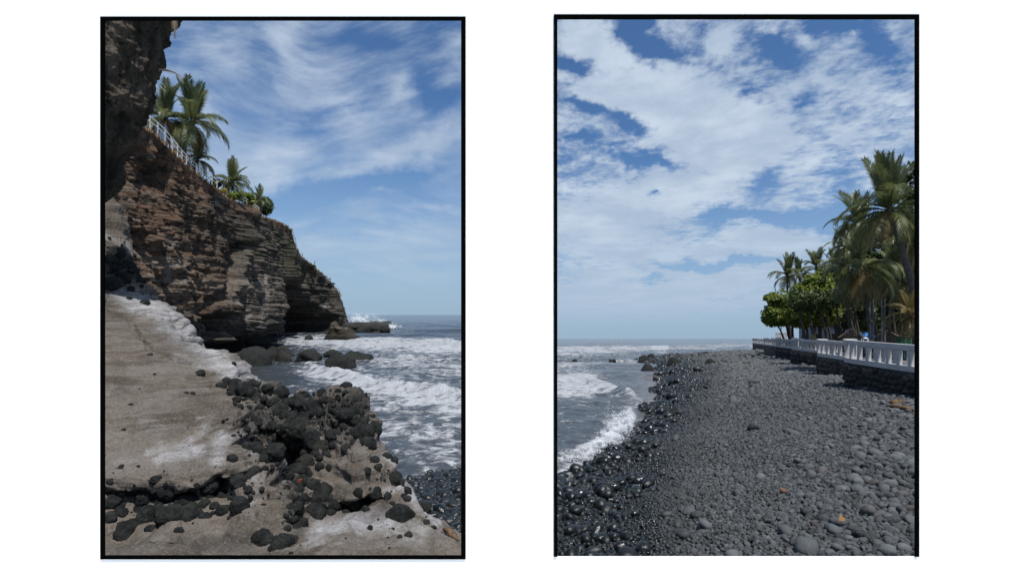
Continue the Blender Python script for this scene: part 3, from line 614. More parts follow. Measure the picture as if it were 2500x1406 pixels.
stones_px = [(381,1171,13),(275,1228,21),(317,1204,15),(358,1218,21),(365,1267,30),(412,1197,23),(418,1262,30),(466,1260,30),(446,1232,20),(456,1206,12),(507,1187,21),(508,1211,14),(540,1213,17),(498,1232,14),(524,1237,11),(548,1248,17),(501,1263,12),(585,1235,20),(559,1174,12),(583,1178,21),(604,1167,12),(621,1155,17),(602,1197,12),(566,1120,11),(639,1112,14),(632,1089,11),(672,1103,23),(615,1073,9),(627,1035,13),(601,1049,9),(487,913,11),(642,1322,26),(690,1336,28),(306,1298,25),(320,1281,14),
    (554,936,14),(595,955,22),(615,940,14),(574,940,15),(588,966,14),(616,975,11),(616,1012,12),(585,995,8),(605,962,16),(570,955,12),
    (722,1285,20),(705,1325,20),(685,962,19),(752,958,25),(739,974,20),(707,962,15),(685,1010,23),(717,1019,16),(845,1013,17),(794,978,11),(912,1048,20),(886,1061,25),(899,1086,20),(885,1032,16),(736,1048,26),(765,1077,26),(784,1096,20),(730,1077,22),(717,1102,22),(845,1096,13),(861,1080,10),(746,1134,22),(726,1150,20),(784,1214,34),(762,1186,18),(819,1234,16),(861,1227,18),(880,1221,14),(893,1246,11),(918,1205,16),(915,1125,12),(922,1141,10),(973,1150,18),(960,1170,22),(973,1182,14),(963,1125,10),(944,1118,12),(976,1262,32),(987,1213,9),(768,1256,26),(736,1221,18),(724,1240,15),
    (272,700,22),(300,680,16),(280,622,20),(310,650,16),(325,662,13),(345,690,10),(353,741,10),(268,640,16),(290,655,15),(335,680,9),
    (700,985,14),(665,985,12),(725,995,12),(760,985,13),(775,1000,11),(810,1000,10),(820,1020,9),(700,1045,15),(665,1040,13),(750,1105,15),(700,1080,14),(808,1060,11),(830,1040,9),(870,1040,11),(860,1055,9),(815,1085,12),(795,1110,11),(735,1170,13),(752,1160,11),
    (298,1140,7),(262,1270,18),(340,1245,16),(395,1228,15),(432,1225,12),(470,1218,12),(484,1246,13),(388,1245,14),(290,1255,16),(520,1255,8),(566,1215,9),(572,1250,8),(610,1215,7),(1034,1242,17),(1000,1250,8),(845,1250,9),(470,962,6),(455,960,5),(302,1050,5),(570,890,7)]
r_ = np.random.default_rng(11)
for k, (px, py, rp) in enumerate(stones_px):
    hit, nn, d = ledge_cast.px(px, py)
    if hit is None: continue
    s = rp / F * hit.y * 1.08
    sc = s * r_.uniform(0.86, 1.14, 3)
    link('lava_stone', LAVA[k % 8], ledge, hit + d * (0.45 * s), tuple(r_.uniform(0, 6.28, 3)), tuple(sc))
# the small clasts nobody would count: one joined part of the ledge
def clasts(n, areas, name, seed, rmin, rmax):
    r = np.random.default_rng(seed); V0, F0 = ico(2); Vs, Fs = [], []; k = 0
    tot = sum(a[4] for a in areas)
    for (cx, cy, rx, ry, wgt) in areas:
        for _ in range(int(n * wgt / tot)):
            px = cx + r.normal() * rx; py = cy + r.normal() * ry
            hit, nn, d = ledge_cast.px(px, py)
            if hit is None or hit.z < 0.3 or hit.y > 18: continue
            s = rmin * (rmax / rmin) ** (r.random() ** 2.0) / F * hit.y
            v = LAVA_LO[k % 6] * (s * r.uniform(0.7, 1.25, 3)); 
            Vs.append(v + np.array(hit) + np.array(d) * 0.2 * s); Fs.append(F0 + k * len(V0)); k += 1
    o = link(name, mesh_np(name, np.concatenate(Vs), np.concatenate(Fs), MAT['lava'], True), ledge)
    o['kind'] = 'stuff'
clasts(1100, [(740,985,50,20,3),(715,1050,40,45,3),(850,1010,45,25,2.6),(790,1050,40,30,1.2),(610,1000,30,50,1.6),(600,960,25,20,1),(380,1215,90,30,1.6),(570,1200,35,30,1.2),(730,1200,12,60,1.2),(950,1160,30,35,.8),(300,660,35,40,1.4),(640,1100,22,40,1.0),(780,1225,40,20,.5),(450,1000,140,80,.2),(700,1190,10,60,.8),(1000,1270,60,30,.5)], 'small_clasts', 5, 1.8, 15.0)

# ------------------------------------------------------------------ west bay: cliff
CL = np.array([(215,28,215),(240,29,240),(330,33,300),(350,34,310),(400,38,345),(430,41,378),(470,45,420),(535,51,468),(560,54,487),(600,60,505),(640,68,530),(690,80,548),(700,83,553),(713,86,562),(718,89,588),(724,95,606),(735,102,628),(760,108,645),(785,112,668),(800,115,686),(820,122,706),(829,127,722),(833,133,752),(800,150,752)], float)
def cliff_edge(px, back=0.0, up=0.0):
    k = CL[:-1]
    Y = np.interp(px, k[:, 0], k[:, 1]); pt = np.interp(px, k[:, 0], k[:, 2])
    v = at(px, pt, Y); return Vector((v.x - back, v.y + back * 0.15, v.z + up - .1))
def build_cliff():
    x = (CL[:, 0] - 1250) / F * CL[:, 1]; y = CL[:, 1]; zt = CL[:, 3 - 1]; zt = CAM_Z - (CL[:, 2] - 768) / F * CL[:, 1]
    s = np.r_[0, np.cumsum(np.hypot(np.diff(x), np.diff(y)))]
    # sample evenly on the picture, not in metres
    kk = np.r_[0, np.cumsum(np.abs(np.diff(CL[:, 0])) + 0.15 * np.abs(np.diff(CL[:, 2])) + .01)]
    tt = np.linspace(0, kk[-1], 760); si = np.interp(tt, kk, s)
    xs = np.interp(si, s, x); ys = np.interp(si, s, y); zs = np.interp(si, s, zt)
    ker = np.ones(9) / 9
    def smo(a): return np.convolve(np.pad(a, 4, mode='edge'), ker, 'valid')
    tx = np.gradient(smo(smo(xs))); ty = np.gradient(smo(smo(ys))); L = np.hypot(tx, ty) + 1e-9
    tx, ty = smo(tx / L), smo(ty / L); L = np.hypot(tx, ty); tx, ty = tx / L, ty / L
    ox, oy = ty, -tx                     # outward (towards the sea)
    nv = 330
    t = np.linspace(0, 1, nv)[:, None]
    zb = -1.2
    Z = zb + (zs[None] - zb) * t
    out = 2.6 * (1 - t) ** 1.2 + 0 * ys[None]
    X = xs[None] + ox[None] * out; Yg = ys[None] + oy[None] * out
    Z = Z * np.ones_like(X)
    V = np.stack([X, Yg, Z], -1); P = V.reshape(-1, 3)
    pxv, pyv = topx(P); pxv = pxv.reshape(X.shape); pyv = pyv.reshape(X.shape)
    tilt = P[:, 2] + 0.02 * P[:, 1] + 0.5 * fbm(P * 0.08, 3)
    d = 1.7 * fbm(P * np.array([0.09, 0.09, 0.045]), 4) + 0.75 * fbm(P * np.array([0.35, 0.35, 0.25]) + 4, 6, 0.6)
    d += -1.1 * np.clip(fbm(P * np.array([0.16, 0.16, 0.02]) + 31, 3) - 0.15, 0, 1) * 2     # gullies
    st = pnoise(np.c_[tilt * 1.15, P[:, 0] * .03, P[:, 1] * .03]) * 0.16 + pnoise(np.c_[tilt * 2.7, P[:, 0] * .06, P[:, 1] * .06]) * 0.16 + pnoise(np.c_[tilt * 6.0, P[:, 0] * .1, P[:, 1] * .1]) * 0.14
    amp = 0.55 + 0.9 * sst(pxv.ravel(), 420, 560)
    d = (d + st * amp).reshape(X.shape)
    d += (sst(pxv, 620, 380) * 0.9 * (np.abs(fbm(P * 0.5 + 21, 5, .6)).reshape(X.shape) - .35))
    d += 0.7 * np.tanh(5 * pnoise(np.c_[(si[None] * np.ones_like(X)).ravel() * 0.16, P[:, 2] * 0.05, 0 * P[:, 2]])).reshape(X.shape) * sst(t, 1.0, .8)
    fade = 1 - 0.92 * sst(t, 0.90, 1.0)
    endf = 1 - 0.6 * sst(pxv, 800, 835)
    d = d * fade * endf
    # buttress edges and hollows seen in the face
    d += 1.6 * seg_gauss(pxv, pyv, (598, 520), (560, 690), 16) - 2.0 * seg_gauss(pxv, pyv, (575, 600), (540, 700), 9) - 1.2 * seg_gauss(pxv, pyv, (540, 700), (500, 780), 8)
    d += -2.2 * ellg(pxv, pyv, 395, 430, 26, 40) - 1.6 * ellg(pxv, pyv, 310, 430, 14, 40) + 1.0 * ellg(pxv, pyv, 640, 740, 20, 50) + 0.8 * ellg(pxv, pyv, 560, 740, 16, 40)
    # sea-cut notch along the foot and the large cave at the point
    zz = Z + 0.5 * fbm(P * 0.25 + 7, 3).reshape(X.shape)
    d -= 3.6 * sst(zz, 1.9, 1.0) * sst(pxv, 480, 520) * sst(pxv, 700, 680)
    d -= 3.4 * np.clip(ellg(pxv, pyv, 535, 800, 26, 34) * 1.3, 0, 1) * sst(pyv, 762, 776)
    cave = np.clip(1.35 * ellg(pxv, pyv, 735, 795, 46, 66) + 1.0 * ellg(pxv, pyv, 722, 745, 28, 60) + 0.85 * ellg(pxv, pyv, 778, 798, 40, 34), 0, 1)
    d -= 15.0 * sst(cave, 0.25, 0.95)
    d += 1.2 * ellg(pxv, pyv, 812, 765, 16, 40)
    X2 = X + ox[None] * d; Y2 = Yg + oy[None] * d
    face = np.stack([X2, Y2, Z], -1)
    # plateau behind the edge
    nb = 24; b = np.linspace(0, 1, nb + 1)[1:, None]
    inl = 26 * b ** 1.6
    Xp = X2[-1][None] - ox[None] * inl; Yp = Y2[-1][None] - oy[None] * inl
    Pp = np.stack([Xp, Yp, np.zeros_like(Xp)], -1).reshape(-1, 3)
    Zp = zs[None] + 0.35 * sst(b, 0, .15) * fbm(Pp * 0.25, 4).reshape(Xp.shape) + 0.06 * inl * sst(ys, 100, 60)[None]- 0.25 * inl * sst(ys, 95, 115)[None]
    allV = np.concatenate([face, np.stack([Xp, Yp, Zp], -1)], 0)
    n, m = allV.shape[:2]
    A = allV.reshape(-1, 3); px2, py2 = topx(A); px2 = px2.reshape(n, m); py2 = py2.reshape(n, m)
    salt = np.zeros((n, m))
    for a, bb, w_, s_ in [((402,560),(425,610),16,.55),((412,640),(408,690),14,.75),((425,690),(440,735),16,.45),((600,700),(610,770),16,.65),((648,670),(650,700),8,.8),((650,720),(640,790),18,.7),((560,690),(600,770),18,.55),((640,760),(690,770),12,.55),((800,748),(775,765),14,.75),((820,735),(800,755),10,.55),((360,640),(430,720),30,.35),((300,480),(330,560),14,.3),((535,730),(515,770),10,.5)]:
        salt = np.maximum(salt, s_ * seg_gauss(px2, py2, a, bb, w_))
    warm = np.clip(sst(px2, 640, 400) * 0.75 + 0.35 * ellg(px2, py2, 480, 700, 80, 60), 0, 1) * sst(py2, 800, 740)
    rim = np.concatenate([sst(t, 0.90, 0.985) * np.ones((nv, m)), np.ones((nb, m))], 0)
    warm = np.clip(warm + rim * 0.9, 0, 1)
    pale = np.clip(1.0 * ellg(px2, py2, 620, 735, 95, 60) + .9 * ellg(px2, py2, 395, 670, 70, 70) + .5 * ellg(px2, py2, 480, 690, 60, 60) + .35 * ellg(px2, py2, 640, 620, 70, 60) + .5 * ellg(px2, py2, 790, 660, 40, 40) + .4 * ellg(px2, py2, 300, 500, 40, 50), 0, 1)
    dark = np.clip(sst(A[:, 2].reshape(n, m) + 0.8 * fbm(A * 0.3 + 2, 3).reshape(n, m), 2.6, 0.9) * sst(px2, 440, 500), 0, 1)
    moss = np.clip(sst(px2, 560, 700) * 0.8 * sst(py2, 700, 600) + 0.5 * ellg(px2, py2, 760, 690, 40, 30), 0, 1)
    me = mesh_np('cliff', A, gridfaces(n, m)[:, ::-1], MAT['cliff'], True, {'salt': salt.ravel(), 'warm': warm.ravel(), 'dark': dark.ravel(), 'moss': moss.ravel(), 'pale': pale.ravel()})
    o = tag(link('cliff', me), kind='structure')
    return face[-1]
cliff_top = build_cliff()

def build_overhang():
    prof = np.array([(-160,470),(52,428),(110,408),(170,396),(205,382),(240,380),(262,372),(283,362),(330,337),(375,316),(420,298),(450,278),(475,258),(510,215),(600,100)], float)
    pys = np.linspace(-150, 590, 330)
    sil = np.interp(pys, prof[:, 0], prof[:, 1])
    th = np.linspace(R(-105), R(60), 250)
    Yc, xl_px = 11.5, 60
    zz = CAM_Z - (pys - 768) / F * Yc
    xe = (sil - 1250) / F * Yc; x0 = (xl_px - 1250) / F * Yc - 2.0
    ry = 1.8; uu = (sil - 1250) / F; cc_ = 1 / np.sqrt(1 + uu * uu); ss_ = np.abs(uu) * cc_
    rx = np.sqrt(np.maximum(((xe - x0) * cc_ - 0.14) ** 2 - (ry * ss_) ** 2, 0.04)) / cc_
    Xg = x0 + rx[:, None] * np.cos(th)[None]; Yg = Yc + ry * np.sin(th)[None] * np.ones_like(Xg)
    V = np.stack([Xg, Yg, zz[:, None] * np.ones_like(Xg)], -1); P = V.reshape(-1, 3)
    sk = P @ np.array([[1, 0, 0], [0, 1, 0], [.28, 0, 1]])
    d = 0.30 * fbm(sk * np.array([1.3, 1.3, 0.22]), 5) + 0.13 * fbm(sk * np.array([3.4, 3.4, 1.1]) + 3, 5, .6) + 0.05 * fbm(P * np.array([9, 9, 5]) + 9, 4, .6)
    d = d.reshape(Xg.shape)
    nx = np.cos(th)[None] / rx[:, None]; ny = np.sin(th)[None] / ry * np.ones_like(nx); L = np.hypot(nx, ny)
    V[..., 0] += nx / L * d * 0.8; V[..., 1] += ny / L * d
    me = mesh_np('rock_overhang', V.reshape(-1, 3), gridfaces(*Xg.shape)[:, ::-1], MAT['overhang'], True)
    tag(link('rock_overhang', me), kind='structure')
build_overhang()

# dry grass along the cliff edge (uncountable)
def grass_strip():
    r = np.random.default_rng(21); Vs, Fs = [], []; k = 0
    m = len(cliff_top)
    for _ in range(5200):
        i = r.integers(60, m - 14); p = cliff_top[i] + np.array([-abs(r.normal()) * 0.9 + .15, r.normal() * 0.5, -0.05])
        h = r.uniform(0.12, 0.34) * (0.7 + p[1] / 130); a = r.uniform(0, 6.28); w = 0.03 * (1 + p[1] / 40)
        lean = np.array([math.cos(a), math.sin(a), 0]) * h * r.uniform(0.1, 0.8)
        side = np.array([-math.sin(a), math.cos(a), 0]) * w
        Vs += [p - side, p + side, p + lean + np.array([0, 0, h])]; Fs.append((k, k + 1, k + 2)); k += 3
    tag(link('dry_grass', mesh_np('dry_grass', np.array(Vs), Fs, MAT['drygrass'], False)), 'dry brown grass growing along the cliff edge', 'grass', None, 'stuff')
grass_strip()

# ------------------------------------------------------------------ boulders and rocks in the surf (things)
def boulder(px, py0, w, h, Y, seed, label, group=None, planes=9, depth=0.8, name='boulder', R_=False, sub=4, mat='lava', rough=.17, flat=.66):
    """px = middle, py0 = waterline row, w/h = size on the picture"""
    zc = CAM_Z - (py0 - 768) / F * Y
    a = w / 2 / F * Y * 1.06; c = h / F * Y * 1.22
    me = stone_mesh(name, seed, MAT[mat], sub, rough, planes, (a, a * depth, c * 1.0), 1.3, 0.06, flat)
    o = link(name, me, None, ((px - 1250) / F * Y, Y + a * depth * 0.3, zc - c * 0.06))
    return tag(o, label, 'boulder', group)
def YW(py): return CAM_Z * F / (py - 768)
def YE(py): return CAM_Z * F / (py - 826)
boulder(614, 890, 98, 38, YW(890), 1, 'long rounded dark boulder in the surf just beyond the pale ledge', planes=3, rough=.10)
boulder(655, 884, 50, 40, YW(880), 2, 'angular dark boulder leaning behind the long rounded boulder in the surf')
boulder(694, 886, 44, 34, YW(882), 3, 'squat black boulder between the long rounded boulder and the ridged one')
boulder(672, 866, 60, 24, YW(862), 4, 'low dark boulder behind the cluster nearest the cliff foot')
boulder(752, 883, 68, 26, YW(883), 5, 'flat ridged grey boulder standing alone in white foam')
boulder(860, 884, 84, 36, YW(882), 6, 'largest blocky boulder of the pair ringed by foam')
boulder(826, 896, 76, 28, YW(896), 7, 'lower flat boulder in front of the largest blocky one')
boulder(812, 872, 50, 16, YW(874), 8, 'small wedge of rock tucked behind the two blocky boulders')
boulder(752, 833, 22, 15, YW(833), 9, 'small pointed rock in the water before the sea cave')
boulder(695, 876, 40, 16, YW(874), 19, 'low black rock right of the cliff-foot cluster')
# stack at the point
def sea_stack():
    t = empty('sea_stack', at(845, 832, YW(832)))
    Y = YW(833)
    V, Fc = ico(5); V = V.copy()
    r = Y / F
    # ridge: steep on the west, long slope to the east
    X = V[:, 0]; prof = np.interp(X, [-1, -0.86, -0.62, -0.45, -0.2, 0.2, 0.6, 1.0], [0.25, 0.75, 1.0, 0.95, 0.66, 0.42, 0.2, 0.04])
    W = np.stack([X * 57 * r, V[:, 1] * 22 * r, np.where(V[:, 2] > 0, V[:, 2] * 58 * r * prof, V[:, 2] * 6 * r)], 1)
    W = W + 0.05 * Y / 75 * W * 0 + (fbm(W * 0.45 + 5, 5)[:, None] * np.array([0.35, 0.5, 0.35])) + fbm(W * np.array([1.2, 1.2, .5]) + 2, 3)[:, None] * 0.14
    link('rock_body', mesh_np('rock_body', W, Fc, MAT['cliff'], True, {'salt': np.full(len(W), .08), 'warm': np.full(len(W), .25), 'dark': sst(W[:, 2], 1.8, 0.3), 'moss': np.full(len(W), .2)}), t)
    tag(t, 'jagged rock stack sloping into the foam below the cliff point', 'rock')
sea_stack()
# jetty
def jetty():
    t = empty('concrete_jetty', at(895, 800, 118))
    Y = 118.0; b = t.location
    def L(px, py, Y=Y): return at(px, py, Y) - b
    a, c = L(842, 798), L(935, 796)
    mb = MB(); zt = L(842, 787).z; zt2 = L(935, 786).z
    d = Vector((0.5, 6.0, 0))
    v = [a, c, c + d, a + d, Vector((a.x, a.y, zt)), Vector((c.x, c.y, zt2)), Vector((c.x, c.y, zt2)) + d, Vector((a.x, a.y, zt)) + d]
    mb.add(v, [(3, 2, 1, 0), (4, 5, 6, 7), (0, 1, 5, 4), (1, 2, 6, 5), (2, 3, 7, 6), (3, 0, 4, 7)])
    mb.build('deck_slab', MAT['concrete_dark'], t)
    MB().box(L(935, 791) + Vector((0.25, 3, 0.05)), (0.5, 6.2, 1.15)).build('end_wall', MAT['concrete_dark'], t)
    MB().box(L(905, 786) + Vector((0, 3, 0.12)), (2.0, 1.2, 0.2)).build('slab', MAT['concrete_dark'], t)
    tag(t, 'dark concrete jetty on rocks past the cliff point with spray breaking behind it', 'jetty')
    r = np.random.default_rng(6)
    for k, (px, py, w, h) in enumerate([(850, 811, 46, 18), (885, 813, 50, 16), (918, 811, 46, 17), (938, 807, 26, 12), (866, 800, 40, 10), (905, 803, 40, 9)]):
        boulder(px, py, w, h, 113 + (k % 3), 40 + k, 'rough brown rock heaped under the dark concrete jetty', 'rocks under the jetty', 6, .7, sub=3, rough=.2)
jetty()
# spray: clouds of droplets
def spray(name, centers, label, seed, n, size):
    r = np.random.default_rng(seed); V0 = np.array([(1, 0, -.5), (-.5, .87, -.5), (-.5, -.87, -.5), (0, 0, 1.0)]); F0 = np.array([(0, 2, 1), (0, 1, 3), (1, 2, 3), (2, 0, 3)])
    pts = []; w = np.array([c[2] for c in centers], float); w /= w.sum()
    for (p, s, wt), q in zip(centers, w):
        k = int(n * q); g = r.normal(size=(k, 3)) * np.array(s) + np.array(p)
        pts.append(g)
    pts = np.concatenate(pts)
    cl = fbm(pts * (0.9 if size > .05 else 5.5), 4)
    pts = pts[cl > r.normal(0.12, 0.22, len(pts))]
    pts += 0.35 * size * 12 * np.stack([fbm(pts * 3 + 4, 3), fbm(pts * 3 + 9, 3), np.abs(fbm(pts * 3 + 14, 3))], 1)
    k = len(pts)
    sz = size * r.uniform(0.3, 1.0, k) ** 1.5
    V = (pts[:, None] + V0[None] * sz[:, None, None]).reshape(-1, 3)
    Fc = (F0[None] + (np.arange(k) * 4)[:, None, None]).reshape(-1, 3)
    tag(link(name, mesh_np(name, V, Fc, MAT['spray'], False)), label, 'spray', None, 'stuff')
def sp(px, py, Y, sx, sy, wt): q = at(px, py, Y); return (tuple(q), (sx / F * Y, 0.5 * sx / F * Y, sy / F * Y), wt)
spray('sea_spray', [sp(882, 781, 126, 16, 5, 2.0), sp(895, 779, 126, 22, 8, 1.4), sp(874, 777, 126, 9, 8, 1), sp(915, 785, 126, 14, 3, 1), sp(955, 796, 122, 12, 3, 1.6)], 'white spray bursting behind the jetty', 3, 9000, 0.075)
spray('sea_spray', [sp(1528, 1032, 17.2, 9, 13, 2), sp(1508, 1052, 16.6, 12, 11, 2.4), sp(1484, 1070, 15.9, 13, 8, 2.2), sp(1462, 1085, 15.2, 10, 5, 1.6), sp(1538, 1022, 17.6, 6, 13, .7), sp(1500, 1030, 16.8, 14, 14, .5), sp(1430, 1103, 14.6, 18, 4, .45), sp(1395, 1117, 14.2, 20, 4, .4)], 'burst of white spray where a wave hits the black cobbles', 4, 62000, 0.0115)

# ------------------------------------------------------------------ cliff-top fence
def fence(px_list, label, back, hgt_m, every):
    pts = [cliff_edge(p, back, 0.5) for p in px_list]
    t = empty('railing_fence', pts[0]); b = t.location.copy()
    L = [0]
    for a, c in zip(pts, pts[1:]): L.append(L[-1] + (c - a).length)
    def P(s): return Vector([np.interp(s, L, [p[i] for p in pts]) for i in range(3)])
    n = max(2, int(L[-1] / every))
    ps = [P(L[-1] * k / n) for k in range(n + 1)]
    wd = 0.07
    pm = MB().box((0, 0, hgt_m / 2 - .15), (wd, wd, hgt_m + .3)).mesh('post', MAT['fence_white'])
    for p in ps: link('post', pm, t, p - b)
    for hh in (hgt_m * 0.98, hgt_m * 0.55):
        for a, c in zip(ps, ps[1:]):
            MB().tube([a - b + Vector((0, 0, hh)), c - b + Vector((0, 0, hh))], 0.036, 5).build('rail', MAT['fence_white'], t)
    tag(t, label, 'fence')
fence([354, 368, 385, 405, 425, 440], 'white post-and-rail fence on the cliff edge beside the two tallest palms', 0.25, 0.85, 1.5)
fence([428, 450, 470, 490, 510, 535], 'long white post-and-rail fence descending the cliff edge below the tall palms', 0.25, 0.75, 1.15)
fence([590, 605, 620, 636], 'short white post-and-rail fence in front of the green bushes on the cliff', 0.25, 0.75, 1.4)

# lookout deck at the cliff end
def lookout(px, py, w, h, Y, label):
    b = at(px, py, Y); t = empty('lookout_deck', b); s = Y / F
    MB().box((0, 0, 0.1), (w * s, 3, 0.3)).build('floor_slab', MAT['timber_dark'], t)
    for k in range(6):
        MB().box((-w * s / 2 + .1 + k * (w * s - .2) / 5, -1.4, h * s / 2), (0.12, 0.12, h * s)).build('post', MAT['timber_dark'], t)
    MB().box((0, -1.4, h * s), (w * s + .1, 0.14, 0.14)).build('rail', MAT['timber_dark'], t)
    MB().tube([(w * s / 2 - .2, -1.2, 0), (-w * s / 4, -0.6, -1.4)], 0.1, 5).build('brace', MAT['timber_dark'], t)
    tag(t, label, 'deck')
lookout(803, 693, 20, 12, 115, 'dark railed lookout deck jutting from the low end of the cliff')
lookout(786, 676, 14, 8, 111, 'small dark platform above the railed lookout deck on the cliff')
b_ = cliff_edge(520, -0.5, -1.3); t_ = empty('concrete_ledge', b_)
MB().box((0, 0, 0.3), (1.1, 1.5, 0.14)).build('slab', MAT['concrete_dark'], t_); MB().box((-.3, 0, -.15), (.6, .9, .76)).build('pier', MAT['concrete_dark'], t_)
tag(t_, 'small concrete block ledge built into the cliff under the long fence', 'ledge')

# ------------------------------------------------------------------ palms
def frond_mesh(name, seed, L, e0, droop, mats, ns=56, leaf=0.82, hang=0.45, twist=0.0):
    r = random.Random(seed); mb = MB(); n = 14
    pts = [Vector((0, 0, 0))]; e = e0; az = 0
    for i in range(n):
        e -= droop / n * (0.5 + 1.2 * i / n); az += twist / n
        pts.append(pts[-1] + Vector((math.cos(e) * math.cos(az), math.cos(e) * math.sin(az), math.sin(e))) * (L / n))
    mb.tube(pts, [0.045 * (1 - i / n) + 0.010 for i in range(n + 1)], 4)
    for k in range(ns):
        f = 0.10 + 0.90 * k / (ns - 1); i = min(int(f * n), n - 1); g = f * n - i
        p = pts[i].lerp(pts[i + 1], g); t = (pts[i + 1] - pts[i]).normalized()
        side = t.cross(Vector((0, 0, 1)))
        if side.length < 0.05: side = Vector((0, 1, 0))
        side.normalize(); up = side.cross(t).normalized()
        ll = leaf * L / 3.5 * (0.45 + 0.75 * math.sin(math.pi * min(1, f * 0.92 + 0.10))) * r.uniform(0.8, 1.15)
        for sg in (-1, 1):
            if r.random() < 0.05: continue
            d = (side * sg * 0.85 + t * (0.55 + 0.5 * f) + up * 0.18).normalized()
            w = t * 0.034 * L / 3.5
            mid = p + d * ll * 0.5; tip = p + d * ll + Vector((0, 0, -1)) * ll * hang * r.uniform(0.6, 1.4)
            mb.add([p - w * .6, p + w * .6, mid + w, mid - w, tip], [(0, 1, 2, 3), (3, 2, 4)])
    me = mb.mesh(name, mats)
    return me
FR = {}
def frond_set(L, key, mg='frond', mo='frond_old'):
    k = (round(L, 1), key)
    if k in FR: return FR[k]
    s = int(L * 100) + (sum(map(ord, key)))
    FR[k] = {
        'up': [frond_mesh('frond', s + i, L, R(86 - 5 * i), R(16 + 9 * i), MAT[mg], hang=.12) for i in range(3)],
        'mid': [frond_mesh('frond', s + 10 + i, L, R(52 - 12 * i), R(85 + 10 * i), MAT[mg], hang=.4, twist=.3 - .3 * i) for i in range(3)],
        'low': [frond_mesh('frond', s + 20 + i, L * .95, R(12 - 14 * i), R(85), MAT[mg], hang=.6, twist=-.3 + .3 * i) for i in range(3)],
        'old': [frond_mesh('frond', s + 30 + i, L * .85, R(-30 - 18 * i), R(55), MAT[mo], hang=.6, ns=26) for i in range(2)],
    }
    return FR[k]
def palm(crown, base, L, label, nup=5, nmid=7, nlow=6, nold=3, seed=0, rt=0.16, group=None, mg='frond', mo='frond_old', bend=0.6, coco=True, brown=0.25):
    r = random.Random(seed); crown = Vector(crown); base = Vector(base)
    t = empty('palm_tree', base); top = crown - base
    side = Vector((r.uniform(-1, 1), r.uniform(-.5, .5), 0)) * bend
    pts = []
    for i in range(11):
        f = i / 10
        pts.append(top * f + Vector((top.x, top.y, 0)) * (f * f - f) * 0.5 + side * math.sin(math.pi * f) * 0.6)
    MB().tube(pts, [rt * (1.35 - 0.65 * f / 10) + (0.12 if f == 0 else 0) for f in range(11)], 8).build('trunk', MAT['bark'], t, smooth=True)
    fs = frond_set(L, mg + mo, mg, mo)
    def put(kind, n, zoff, a0):
        for i in range(n):
            a = a0 + 2 * math.pi * i / n + r.uniform(-.3, .3); s = r.uniform(.85, 1.12)
            kk = 'old' if kind == 'low' and r.random() < brown else kind
            link('frond', fs[kk][r.randrange(len(fs[kk]))], t, top + Vector((math.cos(a) * .08, math.sin(a) * .08, zoff + r.uniform(-.1, .1))), (r.uniform(-.18, .18), r.uniform(-.12, .12), a), (s, s, s))
    put('up', nup, 0.05, r.uniform(0, 6)); put('mid', nmid, 0, r.uniform(0, 6)); put('low', nlow, -0.1, r.uniform(0, 6)); put('old', nold, -0.2, r.uniform(0, 6))
    if coco:
        cm = stone_mesh('coconut', 5, MAT['bark_dark'], 2, 0.05)
        for i in range(4):
            a = r.uniform(0, 6.28); link('coconut', cm, t, top + Vector((math.cos(a) * .26, math.sin(a) * .26, -.28)), (0, 0, a), (.13, .13, .16))
    tag(t, label, 'palm tree', group)
    return t
def wp(cpx, cpy, Y, bpx, bpy_, L_px, label, **k):
    palm(at(cpx, cpy, Y), at(bpx, bpy_, Y), L_px / F * Y, label, **k)
wp(470, 300, 46, 448, 395, 96, 'tallest palm on the cliff with a leaning trunk behind the white fence', nup=9, nmid=8, nlow=8, nold=3, seed=1, bend=.3)
wp(404, 288, 45, 408, 400, 84, 'dark palm on the cliff standing close to the rock overhang', nup=8, nmid=8, nlow=7, nold=3, seed=2)
wp(484, 388, 48, 478, 440, 48, 'small palm below the tallest palm on the cliff', nup=5, nmid=6, nlow=6, nold=1, seed=3, coco=False)
wp(436, 372, 50, 438, 420, 40, 'half-hidden low palm behind the trunk of the tallest palm', nup=4, nmid=5, nlow=5, nold=1, seed=4, coco=False)
wp(567, 446, 58, 562, 500, 56, 'bushy palm standing between the long fence and the green bushes', nup=6, nmid=8, nlow=8, nold=2, seed=5)
wp(634, 486, 69, 632, 520, 32, 'little palm poking out of the bushes at the end of the cliff fence', nup=5, nmid=6, nlow=5, nold=0, seed=6, coco=False)
# loose fronds hanging from the overhang
for (px, py, Y, rz, key, s, lab) in [(388, 172, 11.4, -.2, 'low', .40, 'dry palm frond drooping into the sky from the overhang'), (424, 40, 11.2, -0.9, 'old', .42, 'dead frond hanging off the overhang at the top of the picture')]:
    t = empty('palm_frond', at(px, py, Y), rz)
    fm = frond_mesh('leaf_blade', 77 + px, 1.6 if key == 'low' else 1.2, R(0) if key == 'low' else R(-45), R(60), MAT['frond_dead'], ns=24, leaf=.5)
    link('leaf_blade', fm, t, (0, 0, 0), (0, 0, 0), (s * 1.2,) * 3); tag(t, lab, 'palm frond')

